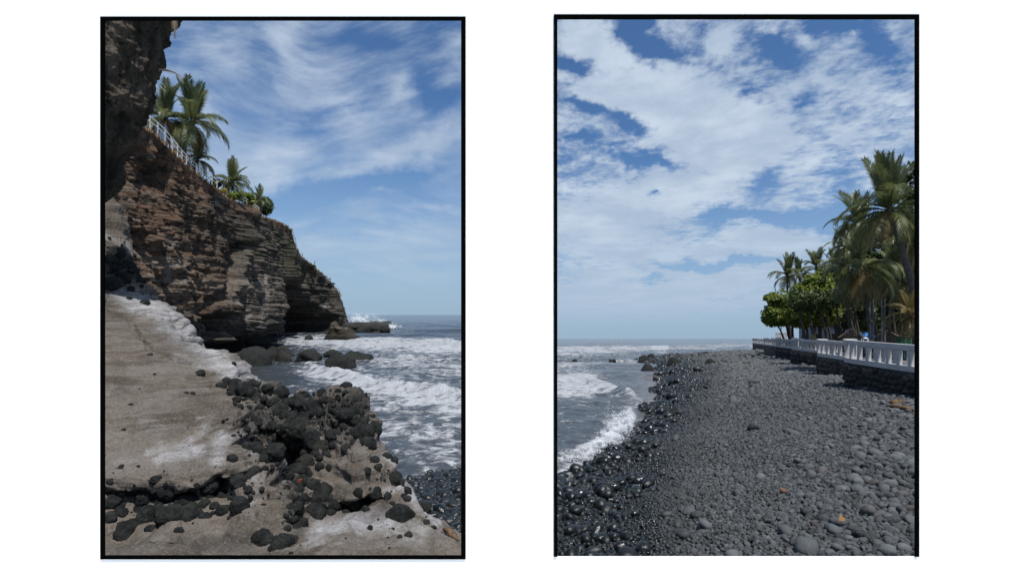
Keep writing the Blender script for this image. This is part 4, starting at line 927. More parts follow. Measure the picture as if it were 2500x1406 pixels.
# ------------------------------------------------------------------ broadleaf trees and bushes
def crown_mesh(name, blobs, n, leaf, mat, seed):
    r = np.random.default_rng(seed)
    B = np.array(blobs, float); vol = (B[:, 3] * B[:, 4] * B[:, 5]) ** (2 / 3); vol /= vol.sum()
    idx = r.choice(len(B), n, p=vol)
    g = r.normal(size=(n, 3)); g /= np.linalg.norm(g, axis=1)[:, None]
    rad = r.uniform(0.35, 1.0, n) ** 0.45
    lump = 1 + 0.30 * fbm(g * 2.3 + idx[:, None] * 7.7, 3)
    P = B[idx, :3] + g * (rad * lump)[:, None] * B[idx, 3:6]
    keep = fbm(P * (1.1 / max(leaf, .2)) * 0.28 + 3, 3) > -0.28
    P = P[keep]; g = g[keep]; n = len(P)
    nr = g * 0.7 + r.normal(size=(n, 3)) * 0.55 + np.array([0, 0, 0.5]); nr /= np.linalg.norm(nr, axis=1)[:, None]
    a = np.cross(nr, r.normal(size=(n, 3))); a /= np.linalg.norm(a, axis=1)[:, None] + 1e-9
    b = np.cross(nr, a); s = leaf * r.uniform(0.6, 1.25, n)[:, None]
    V = np.stack([P - a * s, P + b * s * .5 - nr * s * .1, P + a * s, P - b * s * .5 - nr * s * .1], 1).reshape(-1, 3)
    Fc = np.arange(n * 4).reshape(-1, 4)
    return mesh_np(name, V, Fc, mat, False)
def tree(name, base, blobs, n, leaf, mat, label, trunks, seed, group=None, cat='tree', bark='bark_dark'):
    """blobs relative to base; trunks = list of (dx_base, dy_base, dx_top, dy_top, height, radius)"""
    t = empty(name, base)
    link('crown', crown_mesh('crown', blobs, n, leaf, MAT[mat], seed), t)
    r = random.Random(seed)
    for (bx, by, tx, ty, h, rd) in trunks:
        mb = MB(); pts = [(bx + (tx - bx) * f + 0.15 * math.sin(f * 5 + seed), by + (ty - by) * f, h * f - .3 * (f == 0)) for f in (0, .25, .5, .75, 1)]
        mb.tube(pts, [rd * 1.3, rd, rd * .85, rd * .7, rd * .4], 7)
        q = pts[3]
        for k in range(3):
            a = r.uniform(0, 6.28); mb.tube([q, (q[0] + math.cos(a) * h * .22, q[1] + math.sin(a) * h * .22, q[2] + h * .3)], [rd * .5, rd * .15], 5)
        mb.build('trunk', MAT[bark], t, smooth=True)
    tag(t, label, cat, group)
def px_blobs(lst, Y, base):
    s = Y / F; out = []
    for (px, py, rx, ry) in lst:
        q = at(px, py, Y) - base; out.append((q.x, q.y, q.z, rx * s, max(rx, ry) * s * .8, ry * s))
    return out
def bush(px, py, Y, lst, n, leaf, mat, label, seed, cat='bush', name='bush'):
    base = at(px, py, Y); tree(name, base, px_blobs(lst, Y, base), n, leaf, mat, label, [(0, 0, .2, 0, 1.2, .08)], seed, None, cat)
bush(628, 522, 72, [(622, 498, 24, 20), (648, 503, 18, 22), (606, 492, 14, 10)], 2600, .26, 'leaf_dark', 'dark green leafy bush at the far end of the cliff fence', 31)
bush(597, 494, 62, [(597, 482, 20, 12), (612, 486, 10, 12)], 1300, .24, 'leaf', 'bright green bush between the bushy palm and the short fence', 32)
bush(546, 474, 55, [(546, 466, 8, 6)], 260, .2, 'leaf_yellow', 'small yellow-leaved shrub at the lower end of the long fence', 33, 'shrub', 'shrub')
bush(530, 462, 57, [(528, 448, 12, 12)], 500, .22, 'leaf_dark', 'dark shrub beside the last posts of the long fence', 34, 'shrub', 'shrub')
bush(574, 488, 57, [(572, 478, 16, 9)], 500, .22, 'leaf', 'low green shrub at the foot of the bushy palm', 35, 'shrub', 'shrub')
bush(765, 652, 108, [(764, 650, 7, 3)], 160, .3, 'leaf_dark', 'tuft of green plants above the cliff end', 36, 'plant', 'plant')

# ------------------------------------------------------------------ east bay: beach
def build_beach():
    C = []
    for (px, py, Y) in [(2232,1354,5.4),(2100,1354,5.5),(1950,1354,5.7),(1800,1354,6.05),(1650,1354,6.5),(1500,1354,7.0),(1361,1354,7.7),(1240,1354,8.2),(1240,1200,13.0),(1361,1192,13.7),(1420,1140,15.9),(1480,1100,18.2),(1540,1040,23.0),(1570,1000,28.5),(1600,960,37),(1625,925,50),(1615,900,66),(1575,876,95),
                         (2232,1200,8.0),(2050,1200,8.2),(1850,1200,8.7),(1700,1200,9.4),(1550,1200,10.9),(2232,1080,12.0),(2050,1080,12.3),(1850,1080,13.0),(1700,1080,14.4),(1600,1080,16.2),
                         (2232,1000,17.3),(2232,962,21),(2100,955,22.3),(2000,990,18.6),(2000,925,28.5),(1850,1000,20),(1850,930,32),(1720,1000,21.5),(1720,930,36),(1700,900,52),(1931,897,45),(1880,890,52),(1800,880,62),(1840,862,84),(1780,861,92),(1700,868,86),(1640,872,90),(1640,885,70),(2300,1354,5.4),(2300,1080,12),(2330,960,21),(1900,862,100),(2000,880,70),(2100,900,50),(2300,920,30),(2400,1354,5.4),(2450,960,21)]:
        v = at(px, py, Y); C.append((v.x, v.y, v.z + TILT * Y))
    for (px, Y) in [(1230, 16), (1330, 17.5), (1430, 21), (1500, 27), (1540, 36), (1570, 52), (1570, 72), (1520, 100), (1560, 115), (1700, 118), (1840, 120)]:
        C.append(((px - 1250) / F * Y, Y, -0.9))
    f = interp_surface(C, 0.3)
    X, Yg = fan_grid(-0.08, 1.05, 310, 4.2, 125, 330)
    H = f(X, Yg)
    P = np.stack([X.ravel(), Yg.ravel(), 0 * X.ravel()], 1)
    H += 0.035 * fbm(P * 0.6, 4).reshape(X.shape)
    V = np.stack([X, Yg, H - TILT * Yg], -1).reshape(-1, 3)
    me = mesh_np('beach', V, gridfaces(*X.shape), MAT['beach'], True)
    tag(link('beach', me), kind='structure')
    return f
beach_h = build_beach()
# west: wet shingle beside the knoll
def build_cove():
    X, Yg = fan_grid(-0.30, 0.02, 90, 5.5, 16, 100)
    P = np.stack([X.ravel(), Yg.ravel(), 0 * X.ravel()], 1)
    Z = (12.9 + 1.2 * (X / Yg + .1) * 8 - Yg) * 0.115 + 0.04 * fbm(P * .7, 3).reshape(X.shape) - 0.55 * sst(X / Yg, -.045, .02)
    me = mesh_np('shingle_beach', np.stack([X, Yg, Z], -1).reshape(-1, 3), gridfaces(*X.shape), MAT['beach'], True)
    tag(link('shingle_beach', me), kind='structure')
build_cove()
def cove_z(X, Yg): return (12.9 + 1.2 * (X / Yg + .1) * 8 - Yg) * 0.115 - 0.55 * sst(X / Yg, -.045, .02)

# pebble prototypes (kept out of the scene; instanced)
def pebble_proto(k):
    r = np.random.default_rng(300 + k); V, Fc = ico(3)
    sq = np.array([1.0, r.uniform(.62, .88), r.uniform(.52, .78)])
    V = np.sign(V) * np.abs(V) ** 0.93
    V = V * (1 + 0.10 * fbm(V * 1.1 + 9 * k, 2))[:, None] * sq
    return mesh_np('pebble', V, Fc, MAT['pebble'], True)
PEB = [pebble_proto(k) for k in range(10)]
pcol = bpy.data.collections.new('pebble_shapes')
for k, me in enumerate(PEB): pcol.objects.link(bpy.data.objects.new('pebble_shape_%d' % k, me))

def wet_edge(Yg): return np.interp(Yg, [5, 6.3, 9.5, 14, 20, 35, 60, 95], [.31, .325, .325, .34, .375, .40, .38, .33])
def scatter_east():
    r = np.random.default_rng(17); out = []
    def layer(y0, y1, spacing, size, szvar, prob=1.0, u0=-0.06, u1=0.90, umask=None, big=0.0):
        y = y0
        ys = []
        while y < y1:
            ys.append(y); y += spacing(y) * 0.86
        for y in ys:
            sp_ = spacing(y); xs = np.arange(u0 * y, u1 * y, sp_)
            n = len(xs)
            if n == 0: continue
            X = xs + r.uniform(-.5, .5, n) * sp_; Yq = y + r.uniform(-.5, .5, n) * sp_
            s = size(y) * np.exp(np.clip(r.normal(size=n), -2.2, 1.45) * szvar)
            k = r.random(n) < prob
            u = X / Yq
            if umask is not None: k &= umask(u, Yq, r.random(n))
            out.append(np.c_[X[k], Yq[k], s[k]])
    fs = lambda y: np.interp(y, [5, 9, 15, 30, 60, 110], [.050, .048, .064, .125, .28, .5])
    layer(4.9, 108, lambda y: fs(y) * 1.12, lambda y: fs(y) * .66, .28)
    # larger dry stones on the right, larger wet stones by the water
    dry = lambda u, Y, q: q < np.clip((u - np.interp(Y, [5, 9, 14, 22], [.50, .52, .60, .66])) * 4.5, 0, 1)
    layer(4.9, 21, lambda y: np.interp(y, [5, 9, 20], [.15, .15, .2]), lambda y: np.interp(y, [5, 9, 20], [.062, .064, .09]), .34, 1.0, umask=dry)
    layer(4.9, 14, lambda y: .34, lambda y: .085, .38, .55, umask=dry)
    wetm = lambda u, Y, q: q < np.clip((wet_edge(Y) - .03 - u) * 7.0, 0, 1)
    layer(6.2, 40, lambda y: np.interp(y, [6, 12, 40], [.18, .24, .6]), lambda y: np.interp(y, [6, 12, 40], [.072, .10, .22]), .50, .85, umask=wetm)
    layer(4.9, 12, lambda y: .36, lambda y: .085, .3, .14)
    layer(12, 100, lambda y: np.interp(y, [12, 30, 100], [.8, 1.6, 3.2]), lambda y: np.interp(y, [12, 30, 100], [.10, .2, .5]), .3, .25)
    A = np.concatenate(out)
    h = beach_h(A[:, 0], A[:, 1])
    ok = (h > -0.16 - 0.0 * A[:, 1])
    # sparse below the waterline
    ok &= ~((h < 0.04) & (r.random(len(A)) < 0.45))
    A = A[ok]; h = h[ok]
    u = A[:, 0] / A[:, 1]
    wob = 0.03 * fbm(np.c_[A[:, :2] * .5, 0 * A[:, 0]], 3)
    wet = sst(u + wob, wet_edge(A[:, 1]) + .055, wet_edge(A[:, 1]) - .075)
    tone = np.clip(r.normal(.36, .24, len(A)) + 0.30 * (A[:, 2] > .10) * (1 - wet), 0, 1)
    z = h - TILT * A[:, 1] + A[:, 2] * r.uniform(.05, .62, len(A))
    rot = np.c_[r.normal(0, .45, len(A)), r.normal(0, .45, len(A)), r.normal(.6, .8, len(A))]
    scl = A[:, 2][:, None] * r.uniform(.85, 1.18, (len(A), 3))
    return dict(P=np.c_[A[:, :2], z], scl=scl, rot=rot, wet=wet, tone=tone, hue=r.random(len(A)), idx=r.integers(0, 10, len(A)), s=A[:, 2])
def scatter_west():
    r = np.random.default_rng(18); n = 12000
    Yq = 5.8 + (13.6 - 5.8) * r.random(n) ** .8; u = r.uniform(-.29, .012, n); X = u * Yq
    s = .052 * np.exp(r.normal(size=n) * .38)
    z = cove_z(X, Yq); ok = (z > -.12) & ~((z < .02) & (r.random(n) < .5))
    X, Yq, s, z = X[ok], Yq[ok], s[ok], z[ok]; n = len(X)
    return dict(P=np.c_[X, Yq, z + s * r.uniform(.1, .4, n)], scl=s[:, None] * r.uniform(.85, 1.15, (n, 3)), rot=np.c_[r.normal(0, .3, n), r.normal(0, .3, n), r.uniform(0, 3.1, n)], wet=np.full(n, .95), tone=np.clip(r.normal(.35, .2, n), 0, 1), hue=r.random(n), idx=r.integers(0, 10, n), s=s)

def gn_scatter(name, D, label):
    me = bpy.data.meshes.new(name); n = len(D['P'])
    me.vertices.add(n); me.vertices.foreach_set('co', D['P'].astype(np.float32).ravel())
    for an in ('wet', 'tone', 'hue'):
        a = me.attributes.new(an, 'FLOAT', 'POINT'); a.data.foreach_set('value', D[an].astype(np.float32))
    for an in ('scl', 'rot'):
        a = me.attributes.new(an, 'FLOAT_VECTOR', 'POINT'); a.data.foreach_set('vector', D[an].astype(np.float32).ravel())
    a = me.attributes.new('pidx', 'INT', 'POINT'); a.data.foreach_set('value', D['idx'].astype(np.int32))
    me.update()
    o = link(name, me)
    ng = bpy.data.node_groups.new(name + '_scatter', 'GeometryNodeTree')
    ng.interface.new_socket('Geometry', in_out='INPUT', socket_type='NodeSocketGeometry')
    ng.interface.new_socket('Geometry', in_out='OUTPUT', socket_type='NodeSocketGeometry')
    gi = ng.nodes.new('NodeGroupInput'); go = ng.nodes.new('NodeGroupOutput')
    ci = ng.nodes.new('GeometryNodeCollectionInfo'); ci.inputs[0].default_value = pcol; ci.inputs[1].default_value = True; ci.inputs[2].default_value = True
    ip = ng.nodes.new('GeometryNodeInstanceOnPoints')
    def na(nm, ty):
        q = ng.nodes.new('GeometryNodeInputNamedAttribute'); q.data_type = ty; q.inputs[0].default_value = nm
        return [s for s in q.outputs if s.enabled and s.name == 'Attribute'][0]
    e2r = ng.nodes.new('FunctionNodeEulerToRotation')
    L = ng.links.new
    L(gi.outputs[0], ip.inputs['Points']); L(ci.outputs[0], ip.inputs['Instance']); ip.inputs['Pick Instance'].default_value = True
    L(na('pidx', 'INT'), ip.inputs['Instance Index']); L(na('rot', 'FLOAT_VECTOR'), e2r.inputs[0]); L(e2r.outputs[0], ip.inputs['Rotation'])
    L(na('scl', 'FLOAT_VECTOR'), ip.inputs['Scale']); L(ip.outputs[0], go.inputs[0])
    md = o.modifiers.new('scatter', 'NODES'); md.node_group = ng
    tag(o, label, 'pebbles', None, 'stuff')
    return o
De = scatter_east(); Dw = scatter_west()
# the 300 that show largest in the picture are things of their own
def pick_largest(D, n):
    px, py = topx(D['P']); size = D['s'] / D['P'][:, 1]
    vis = (px > 1364) & (px < 2229) & (py > 830) & (py < 1352) & (D['P'][:, 2] + TILT * D['P'][:, 1] > 0.02)
    score = np.where(vis, size + 0.15 * (D['P'][:, 2] - (beach_h(D['P'][:, 0], D['P'][:, 1]) - TILT * D['P'][:, 1])) / D['P'][:, 1], 0)
    return np.argsort(-score)[:n]
big = pick_largest(De, 300)
for i in big:
    o = link('pebble', PEB[De['idx'][i]], None, tuple(De['P'][i]), tuple(De['rot'][i]), tuple(De['scl'][i]))
    w = float(De['wet'][i]); o['wet'] = w; o['tone'] = float(De['tone'][i]); o['hue'] = float(De['hue'][i])
    qx, qy = topx(De['P'][i][None]); qx = float(qx[0]); qy = float(qy[0]); tn = float(De['tone'][i])
    look = 'reddish' if De['hue'][i] > .93 else 'pale' if tn > .62 else 'dark' if tn < .35 else 'mid-toned'
    size = 'very large' if De['s'][i] > .16 else 'large'
    if w > .5:
        place = 'touching the thin foam of the swash' if qy < 1160 else 'at the bottom left corner of the beach' if qx < 1480 and qy > 1270 else 'just below the swash' if qx < 1480 else 'along the bottom edge beside the dry stones' if qy > 1270 else 'halfway between the water and the dry stones'
        tag(o, '%s %s wet glossy black cobble %s' % (size, look, place), 'cobble', 'large wet cobbles by the water')
    else:
        place = 'close to the orange fallen leaf' if math.hypot(qx - 2055, qy - 1292) < 60 else 'in the bottom right corner of the beach' if qx > 2080 and qy > 1240 else 'along the bottom edge of the beach' if qy > 1280 else 'under the tan driftwood at the right edge' if qx > 2080 and qy < 1120 else 'at the right side of the beach' if qx > 2080 else 'at the margin of the wet stones' if qx < 1760 else 'in the middle of the dry beach'
        tag(o, '%s %s grey dry cobble %s' % (size, look, place), 'cobble', 'large dry cobbles on the beach')
mask = np.ones(len(De['P']), bool); mask[big] = False
gn_scatter('pebbles', {k: v[mask] for k, v in De.items()}, 'grey and wet black cobbles covering the beach')
gn_scatter('pebbles', Dw, 'wet black cobbles on the small beach beside the rock knoll')

# boulders on and off the eastern shore
eb = [(1580,907,32,16,'dark boulder at the tip of the spit standing in shallow water'),(1572,884,30,14,'dark boulder beside the foam at the outer spit'),(1590,876,22,10,'squat boulder on the crest of the outer spit'),(1648,893,34,18,'broad dark mound of rock on the outer shingle spit'),(1735,893,26,14,'dark rounded rock lying high on the shingle'),(1402,882,14,5,'small black rock awash far out on the left'),(1418,877,12,5,'tiny rock awash next to the far left one'),(1490,881,9,4,'tiny black rock in the middle of the far foam'),(1499,882,11,5,'low black rock just right of the tiny one in the far foam'),
      (1574,988,14,8,'lone black stone in the thin water beside the wave end'),(1650,1016,34,17,'large smooth wet boulder amid cobbles at the water edge'),(1598,1005,14,6,'small wet stone left of the large smooth wet boulder'),(1560,1062,34,11,'flat wet slab by the edge of the spray'),(1601,917,12,6,'small stone right below the spit tip boulder'),(1600,925,12,5,'small stone in front of the spit tip'),(1594,953,14,5,'thin dark stone on the wet sand'),(1620,1027,16,7,'wet stone just under the large smooth wet boulder'),(1608,1035,20,8,'long wet stone at the sand edge'),(1724,867,22,7,'long low rock on the skyline of the spit'),(1690,873,14,7,'small boulder on the skyline of the spit')]
for k, (px, py, w, h, lab) in enumerate(eb):
    Y = min(max(YE(py) if py > 900 else np.interp(py, [866, 876, 884, 893, 900], [88, 84, 74, 60, 56]), 8), 100)
    # stand it on the ground there
    for _ in range(6):
        X = (px - 1250) / F * Y; hh = max(float(beach_h(np.array([X]), np.array([Y]))[0]), 0.0)
        Y = 0.5 * Y + 0.5 * np.clip((CAM_Z - hh) * F / (py - 826), 8, 100)
    boulder(px, py, w, h * 1.1, Y, 60 + k, lab, planes=3, sub=3, rough=.12)
r_ = np.random.default_rng(5)
for k in range(70):
    f_ = r_.random(); px = 1560 + 190 * f_ * r_.random() + r_.normal() * 8; Y = r_.uniform(30, 85); X = (px - 1250) / F * Y
    hh = float(beach_h(np.array([X]), np.array([Y]))[0])
    if hh < -.15 or hh > 1.2: continue
    py = 826 + (CAM_Z - max(hh, 0)) * F / Y; w = r_.uniform(7, 15)
    boulder(px, py, w, w * .55, Y, 500 + k, 'one of the many small dark rocks scattered on the outer shingle spit', 'small rocks on the spit', 3, .8, sub=2, rough=.15)

# ------------------------------------------------------------------ promenade with scalloped bays
BAYS = [(2056, 20.6, 4.2, 4.4), (1992, 29.6, 4.2, 4.1), (1931, 44.0, 4.6, 6.2), (1892, 58.5, 5.0, 7.0), (1863, 73.0, 5.4, 7.0), (1836, 92.0, 6.0, 8.0)]
def bay_xy(a, b, th):
    c, s_ = math.cos(th), math.sin(th); e = 2 / 6.5
    return a * math.copysign(abs(c) ** e, c), b * math.copysign(abs(s_) ** e, s_)
def bay_cx(px, Y, a, b):
    u = (px - 1250) / F; cx = u * Y + a
    for _ in range(30):
        m = min((cx + bay_xy(a + .11, b + .11, R(k))[0]) / (Y + bay_xy(a + .11, b + .11, R(k))[1]) for k in range(60, 300, 3))
        cx += (u - m) * Y
    return cx
def bay_path(a, b, off, n=72, t0=112, t1=300):
    """even points along the bay outline, with outward normals"""
    P = np.array([bay_xy(a, b, R(t)) for t in np.linspace(t0, t1, 900)])
    L = np.r_[0, np.cumsum(np.hypot(*np.diff(P, axis=0).T))]; q = np.linspace(0, L[-1], n + 1)
    P = np.c_[np.interp(q, L, P[:, 0]), np.interp(q, L, P[:, 1])]
    T = np.gradient(P, axis=0); T /= np.linalg.norm(T, axis=1)[:, None]; Nn = np.c_[T[:, 1], -T[:, 0]]
    if Nn[n // 2] @ P[n // 2] < 0: Nn = -Nn
    return P + Nn * off, Nn, L[-1]
RAIL_TOP, RAIL_H, DECK_H = 3.78, 1.06, 2.74
wall_names = ['nearest', 'second', 'third', 'fourth', 'fifth', 'farthest']
def path_box(mb, a, b, mid, thick, z0, z1):
    ins, _, _ = bay_path(a, b, mid - thick / 2); outs, _, _ = bay_path(a, b, mid + thick / 2)
    v = []; n = len(ins) - 1
    for (xi, yi), (xo, yo) in zip(ins, outs): v += [(xi, yi, z0), (xo, yo, z0), (xo, yo, z1), (xi, yi, z1)]
    f = []
    for i in range(n):
        p = i * 4; q = p + 4
        for j in range(4): f.append((p + j, q + j, q + (j + 1) % 4, p + (j + 1) % 4))
    f += [(0, 1, 2, 3), (n * 4 + 3, n * 4 + 2, n * 4 + 1, n * 4)]
    mb.add(v, f)
stone_lo = [stone_mesh('stone', 700 + k, None, 2, .2, 6, flat=.78) for k in range(6)]
st_dark = []; st_brown = []
for me in stone_lo:
    a = me.copy(); a.materials.append(MAT['wallstone']); st_dark.append(a); b = me.copy(); b.materials.append(MAT['wallstone_b']); st_brown.append(b)
for k, (px, Y, ba, bb) in enumerate(BAYS):
    cx = bay_cx(px, Y, ba, bb); cy = Y; zt = -TILT * Y
    t = empty('balustrade', (cx, cy, zt + RAIL_TOP - RAIL_H))
    mb = MB(); path_box(mb, ba, bb, 0, 0.22, 0.86, 1.06); mb.build('top_rail', MAT['white_paint'], t)
    mb = MB(); path_box(mb, ba, bb, -.02, 0.17, 0.0, 0.22); mb.build('bottom_rail', MAT['white_paint'], t)
    bal = MB().box((0, 0, 0.54), (0.13, 0.15, 0.644)).mesh('baluster', MAT['white_paint'])
    _, _, Ltot = bay_path(ba, bb, 0)
    nb = int(Ltot / 0.58); Pb, Nb, _ = bay_path(ba, bb, -.02, nb)
    for i in range(nb + 1):
        link('baluster', bal, t, (Pb[i, 0], Pb[i, 1], 0), (0, 0, math.atan2(Nb[i, 1], Nb[i, 0]) + math.pi / 2))
    tag(t, 'white concrete balustrade curving round the %s bay of the seawall' % wall_names[k], 'balustrade', 'balustrades along the seawall')
    # masonry bay below
    w = empty('seawall', (cx, cy, zt)); zlo, zhi = 0.3, RAIL_TOP - RAIL_H - .005
    mb = MB(); path_box(mb, ba, bb, -.25, 0.6, zlo, zhi); mb.build('masonry', MAT['mortar_dark' if k in (0, 3) else 'mortar'], w)
    rim, _, _ = bay_path(ba, bb, -.5)
    mb = MB(); mb.add([(x, y, zhi - .06) for x, y in rim], [tuple(range(len(rim)))]); mb.build('paving', MAT['promenade'], w)
    r = np.random.default_rng(80 + k)
    if k < 4:
        dz_ = .27 if k < 2 else .38; rows = int((zhi - .9) / dz_) + 1; sz = .19 if k < 2 else .30
        ns = int(Ltot / (sz * 1.75)); Ps, Ns, _ = bay_path(ba, bb, .05, ns * 2)
        for row in range(rows):
            hz0 = 1.15 + row * dz_
            for i in range(row % 2, ns * 2, 2):
                pt, nm = Ps[i], Ns[i]
                wp_ = np.array([cx + pt[0], cy + pt[1]])
                if nm @ (-wp_) < 0.1 * np.linalg.norm(wp_): continue      # faces inland: nothing of it shows
                if wp_[0] / wp_[1] > .80: continue
                hz = hz0 + r.normal() * .04
                if hz > zhi - .14: continue
                brown = r.random() < (.8 if k == 1 else .12 + .6 * (row >= rows - 2))
                s = sz * np.array([r.uniform(.8, 1.35), .55, r.uniform(.62, .95)])
                link('stone', (st_brown if brown else st_dark)[r.integers(6)], w, (pt[0], pt[1], hz), (r.uniform(-.3, .3), r.uniform(-.4, .4), math.atan2(nm[1], nm[0]) + math.pi / 2 + r.uniform(-.25, .25)), tuple(s))
    tag(w, 'rounded %s stone seawall under the %s white balustrade bay' % ('brown' if k == 1 else 'dark', wall_names[k]), 'seawall', 'seawall bays')
# promenade surface
def promenade():
    E = [(bay_cx(px, Y, a, b), Y) for (px, Y, a, b) in BAYS]
    E = [(19.5, 10.0)] + E + [(60, 110)]
    v = []; 
    for x, y in E: v += [(x, y, DECK_H - .1 - TILT * y), (x + 120, y, DECK_H - .1 - TILT * y)]
    lo = len(v)
    for x, y in E: v += [(x, y, 0.2 - TILT * y)]
    f = [(2 * i, 2 * i + 1, 2 * i + 3, 2 * i + 2) for i in range(len(E) - 1)] + [(2 * i, 2 * i + 2, lo + i + 1, lo + i) for i in range(len(E) - 1)]
    tag(MB().add(v, f).build('promenade', MAT['promenade']), kind='structure')
promenade()
def gz(h, Y): return h - TILT * Y

# low white parapet and distant terrace behind the bays
def on(px, Y, h): return Vector(((px - 1250) / F * Y, Y, gz(h, Y)))
a, b = on(2052, 47, 3.62), on(2102, 36, 3.62)
t = empty('parapet_wall', a); d = b - a
M3 = Matrix.Rotation(math.atan2(d.y, d.x), 3, 'Z')
MB().add([Vector(p) for p in [(0, 0, -.6), tuple(d + Vector((0, 0, -.6))), tuple(d + Vector((0, 0, .10))), (0, 0, .10), (.3, .2, -.6), tuple(d + Vector((.3, .2, -.6))), tuple(d + Vector((.3, .2, .10))), (.3, .2, .10)]], [(0, 1, 2, 3), (7, 6, 5, 4), (3, 2, 6, 7), (0, 3, 7, 4), (1, 5, 6, 2)]).build('wall_body', MAT['white_paint'], t)
tag(t, 'low white parapet wall running behind the balustrades below the trees', 'wall')
t = empty('far_terrace', on(1905, 96, 2.7))
s = 96 / F
MB().box((0, 0, .6), (32 * s, 2, 1.6)).build('terrace_base', MAT['white_paint'], t)
for i in range(9): MB().box((-15 * s + i * 30 * s / 8, -.8, 1.85), (.16, .16, .9)).build('post', MAT['white_paint'], t)
MB().box((0, -.8, 2.35), (32 * s, .25, .14)).build('top_rail', MAT['white_paint'], t)
tag(t, 'distant white railed terrace at the tip of the trees', 'terrace')

# ------------------------------------------------------------------ eastern palms and trees
def ep(cpx, cpy, Y, bpx, Lpx, label, **k):
    palm(at(cpx, cpy, Y), on(bpx, Y, 2.6), Lpx / F * Y, label, **k)
ep(2170, 512, 34, 2262, 132, 'tallest palm with a spiky green top leaning out at the right edge', nup=14, nmid=9, nlow=8, nold=4, seed=11, rt=.22, bend=.4)
ep(2100, 652, 38, 2132, 108, 'big drooping palm with browning fronds behind the nearest bays', nup=7, nmid=9, nlow=9, nold=11, seed=12, rt=.12, brown=.5)
ep(2100, 548, 44, 2146, 84, 'slender palm rising half hidden behind the big drooping palm', nup=7, nmid=8, nlow=8, nold=3, seed=13, rt=.10)
ep(1922, 672, 72, 1935, 50, 'outermost palm sticking up above the broad green trees', nup=8, nmid=7, nlow=7, nold=2, seed=14)
ep(1950, 672, 76, 1958, 40, 'small dark palm just behind the outermost palm', nup=6, nmid=6, nlow=5, nold=1, seed=15)
ep(1992, 652, 74, 2006, 46, 'palm showing its crown over the middle of the green trees', nup=7, nmid=7, nlow=6, nold=1, seed=16)
ep(2036, 652, 66, 2050, 46, 'palm crown just left of the big drooping palm', nup=6, nmid=7, nlow=6, nold=2, seed=17)
ep(2186, 676, 42, 2176, 78, 'palm with pale lower fronds between the two big palms and the right edge', nup=5, nmid=8, nlow=8, nold=5, seed=18, rt=.11)
ep(2226, 772, 33, 2236, 74, 'low young palm with yellow orange fronds at the right edge', nup=4, nmid=7, nlow=8, nold=4, seed=19, mg='frond_old', mo='frond_old', coco=False)
ep(2144, 690, 50, 2150, 60, 'thin palm half lost in the dark foliage in the middle', nup=4, nmid=7, nlow=7, nold=4, seed=20, rt=.10)
ep(2236, 600, 40, 2250, 90, 'dark palm cut by the right edge behind the tallest palm', nup=6, nmid=9, nlow=9, nold=3, seed=22)
ep(2062, 600, 56, 2090, 56, 'smaller palm peeking out left of the slender palm', nup=5, nmid=7, nlow=7, nold=2, seed=23, rt=.11)
def et(px, Y, lst, n, leaf, mat, label, trunks, seed):
    base = on(px, Y, 2.6); s = Y / F
    tr = [((bx - px) * s, by, (tx - px) * s, ty, h, rd) for (bx, by, tx, ty, h, rd) in trunks]
    tree('broadleaf_tree', base, px_blobs(lst, Y, base), n, leaf, mat, label, tr, seed)
et(1930, 66, [(1898, 768, 36, 28), (1880, 778, 20, 18), (1905, 735, 30, 26), (1880, 728, 14, 10), (1925, 775, 26, 20)], 6000, .30, 'leaf', 'outermost broadleaf tree with light green leaves leaning over the water', [(1940, 0, 1912, 0, 4.0, .2), (1952, 1, 1930, 0, 4.4, .18), (1930, 0, 1905, 1, 3.2, .14)], 41)
et(1985, 62, [(1985, 730, 50, 48), (1955, 770, 34, 30), (2000, 690, 34, 30), (2015, 760, 36, 38), (1960, 715, 30, 24)], 9500, .30, 'leaf', 'large round broadleaf tree with bright green leaves', [(1978, 0, 1960, 0, 4.6, .16), (2000, 1, 1985, 0, 5, .2), (2012, 0, 2000, 1, 4.5, .18)], 42)
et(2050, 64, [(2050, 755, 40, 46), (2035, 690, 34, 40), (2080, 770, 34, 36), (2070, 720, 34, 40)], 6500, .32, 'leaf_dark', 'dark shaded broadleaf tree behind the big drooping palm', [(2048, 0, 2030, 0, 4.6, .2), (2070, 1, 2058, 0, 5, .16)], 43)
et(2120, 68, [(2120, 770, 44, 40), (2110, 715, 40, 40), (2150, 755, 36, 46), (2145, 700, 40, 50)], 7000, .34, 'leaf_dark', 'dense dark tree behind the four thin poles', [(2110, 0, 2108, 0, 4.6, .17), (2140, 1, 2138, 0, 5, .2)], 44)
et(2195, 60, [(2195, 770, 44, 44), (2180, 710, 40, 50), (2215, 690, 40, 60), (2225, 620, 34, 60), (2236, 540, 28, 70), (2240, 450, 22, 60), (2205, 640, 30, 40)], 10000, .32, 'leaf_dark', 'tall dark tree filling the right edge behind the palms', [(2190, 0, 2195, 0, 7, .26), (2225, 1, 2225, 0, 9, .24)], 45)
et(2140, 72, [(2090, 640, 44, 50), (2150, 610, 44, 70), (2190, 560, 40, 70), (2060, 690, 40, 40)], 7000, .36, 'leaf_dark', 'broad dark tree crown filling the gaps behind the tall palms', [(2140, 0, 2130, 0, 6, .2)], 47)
et(2260, 85, [(2160, 800, 140, 26), (2030, 806, 60, 20), (2240, 790, 60, 40)], 7000, .4, 'leaf_dark', 'low dark thicket far behind the huts', [(2100, 0, 2100, 0, 3, .2), (2180, 0, 2180, 0, 3, .2)], 46)
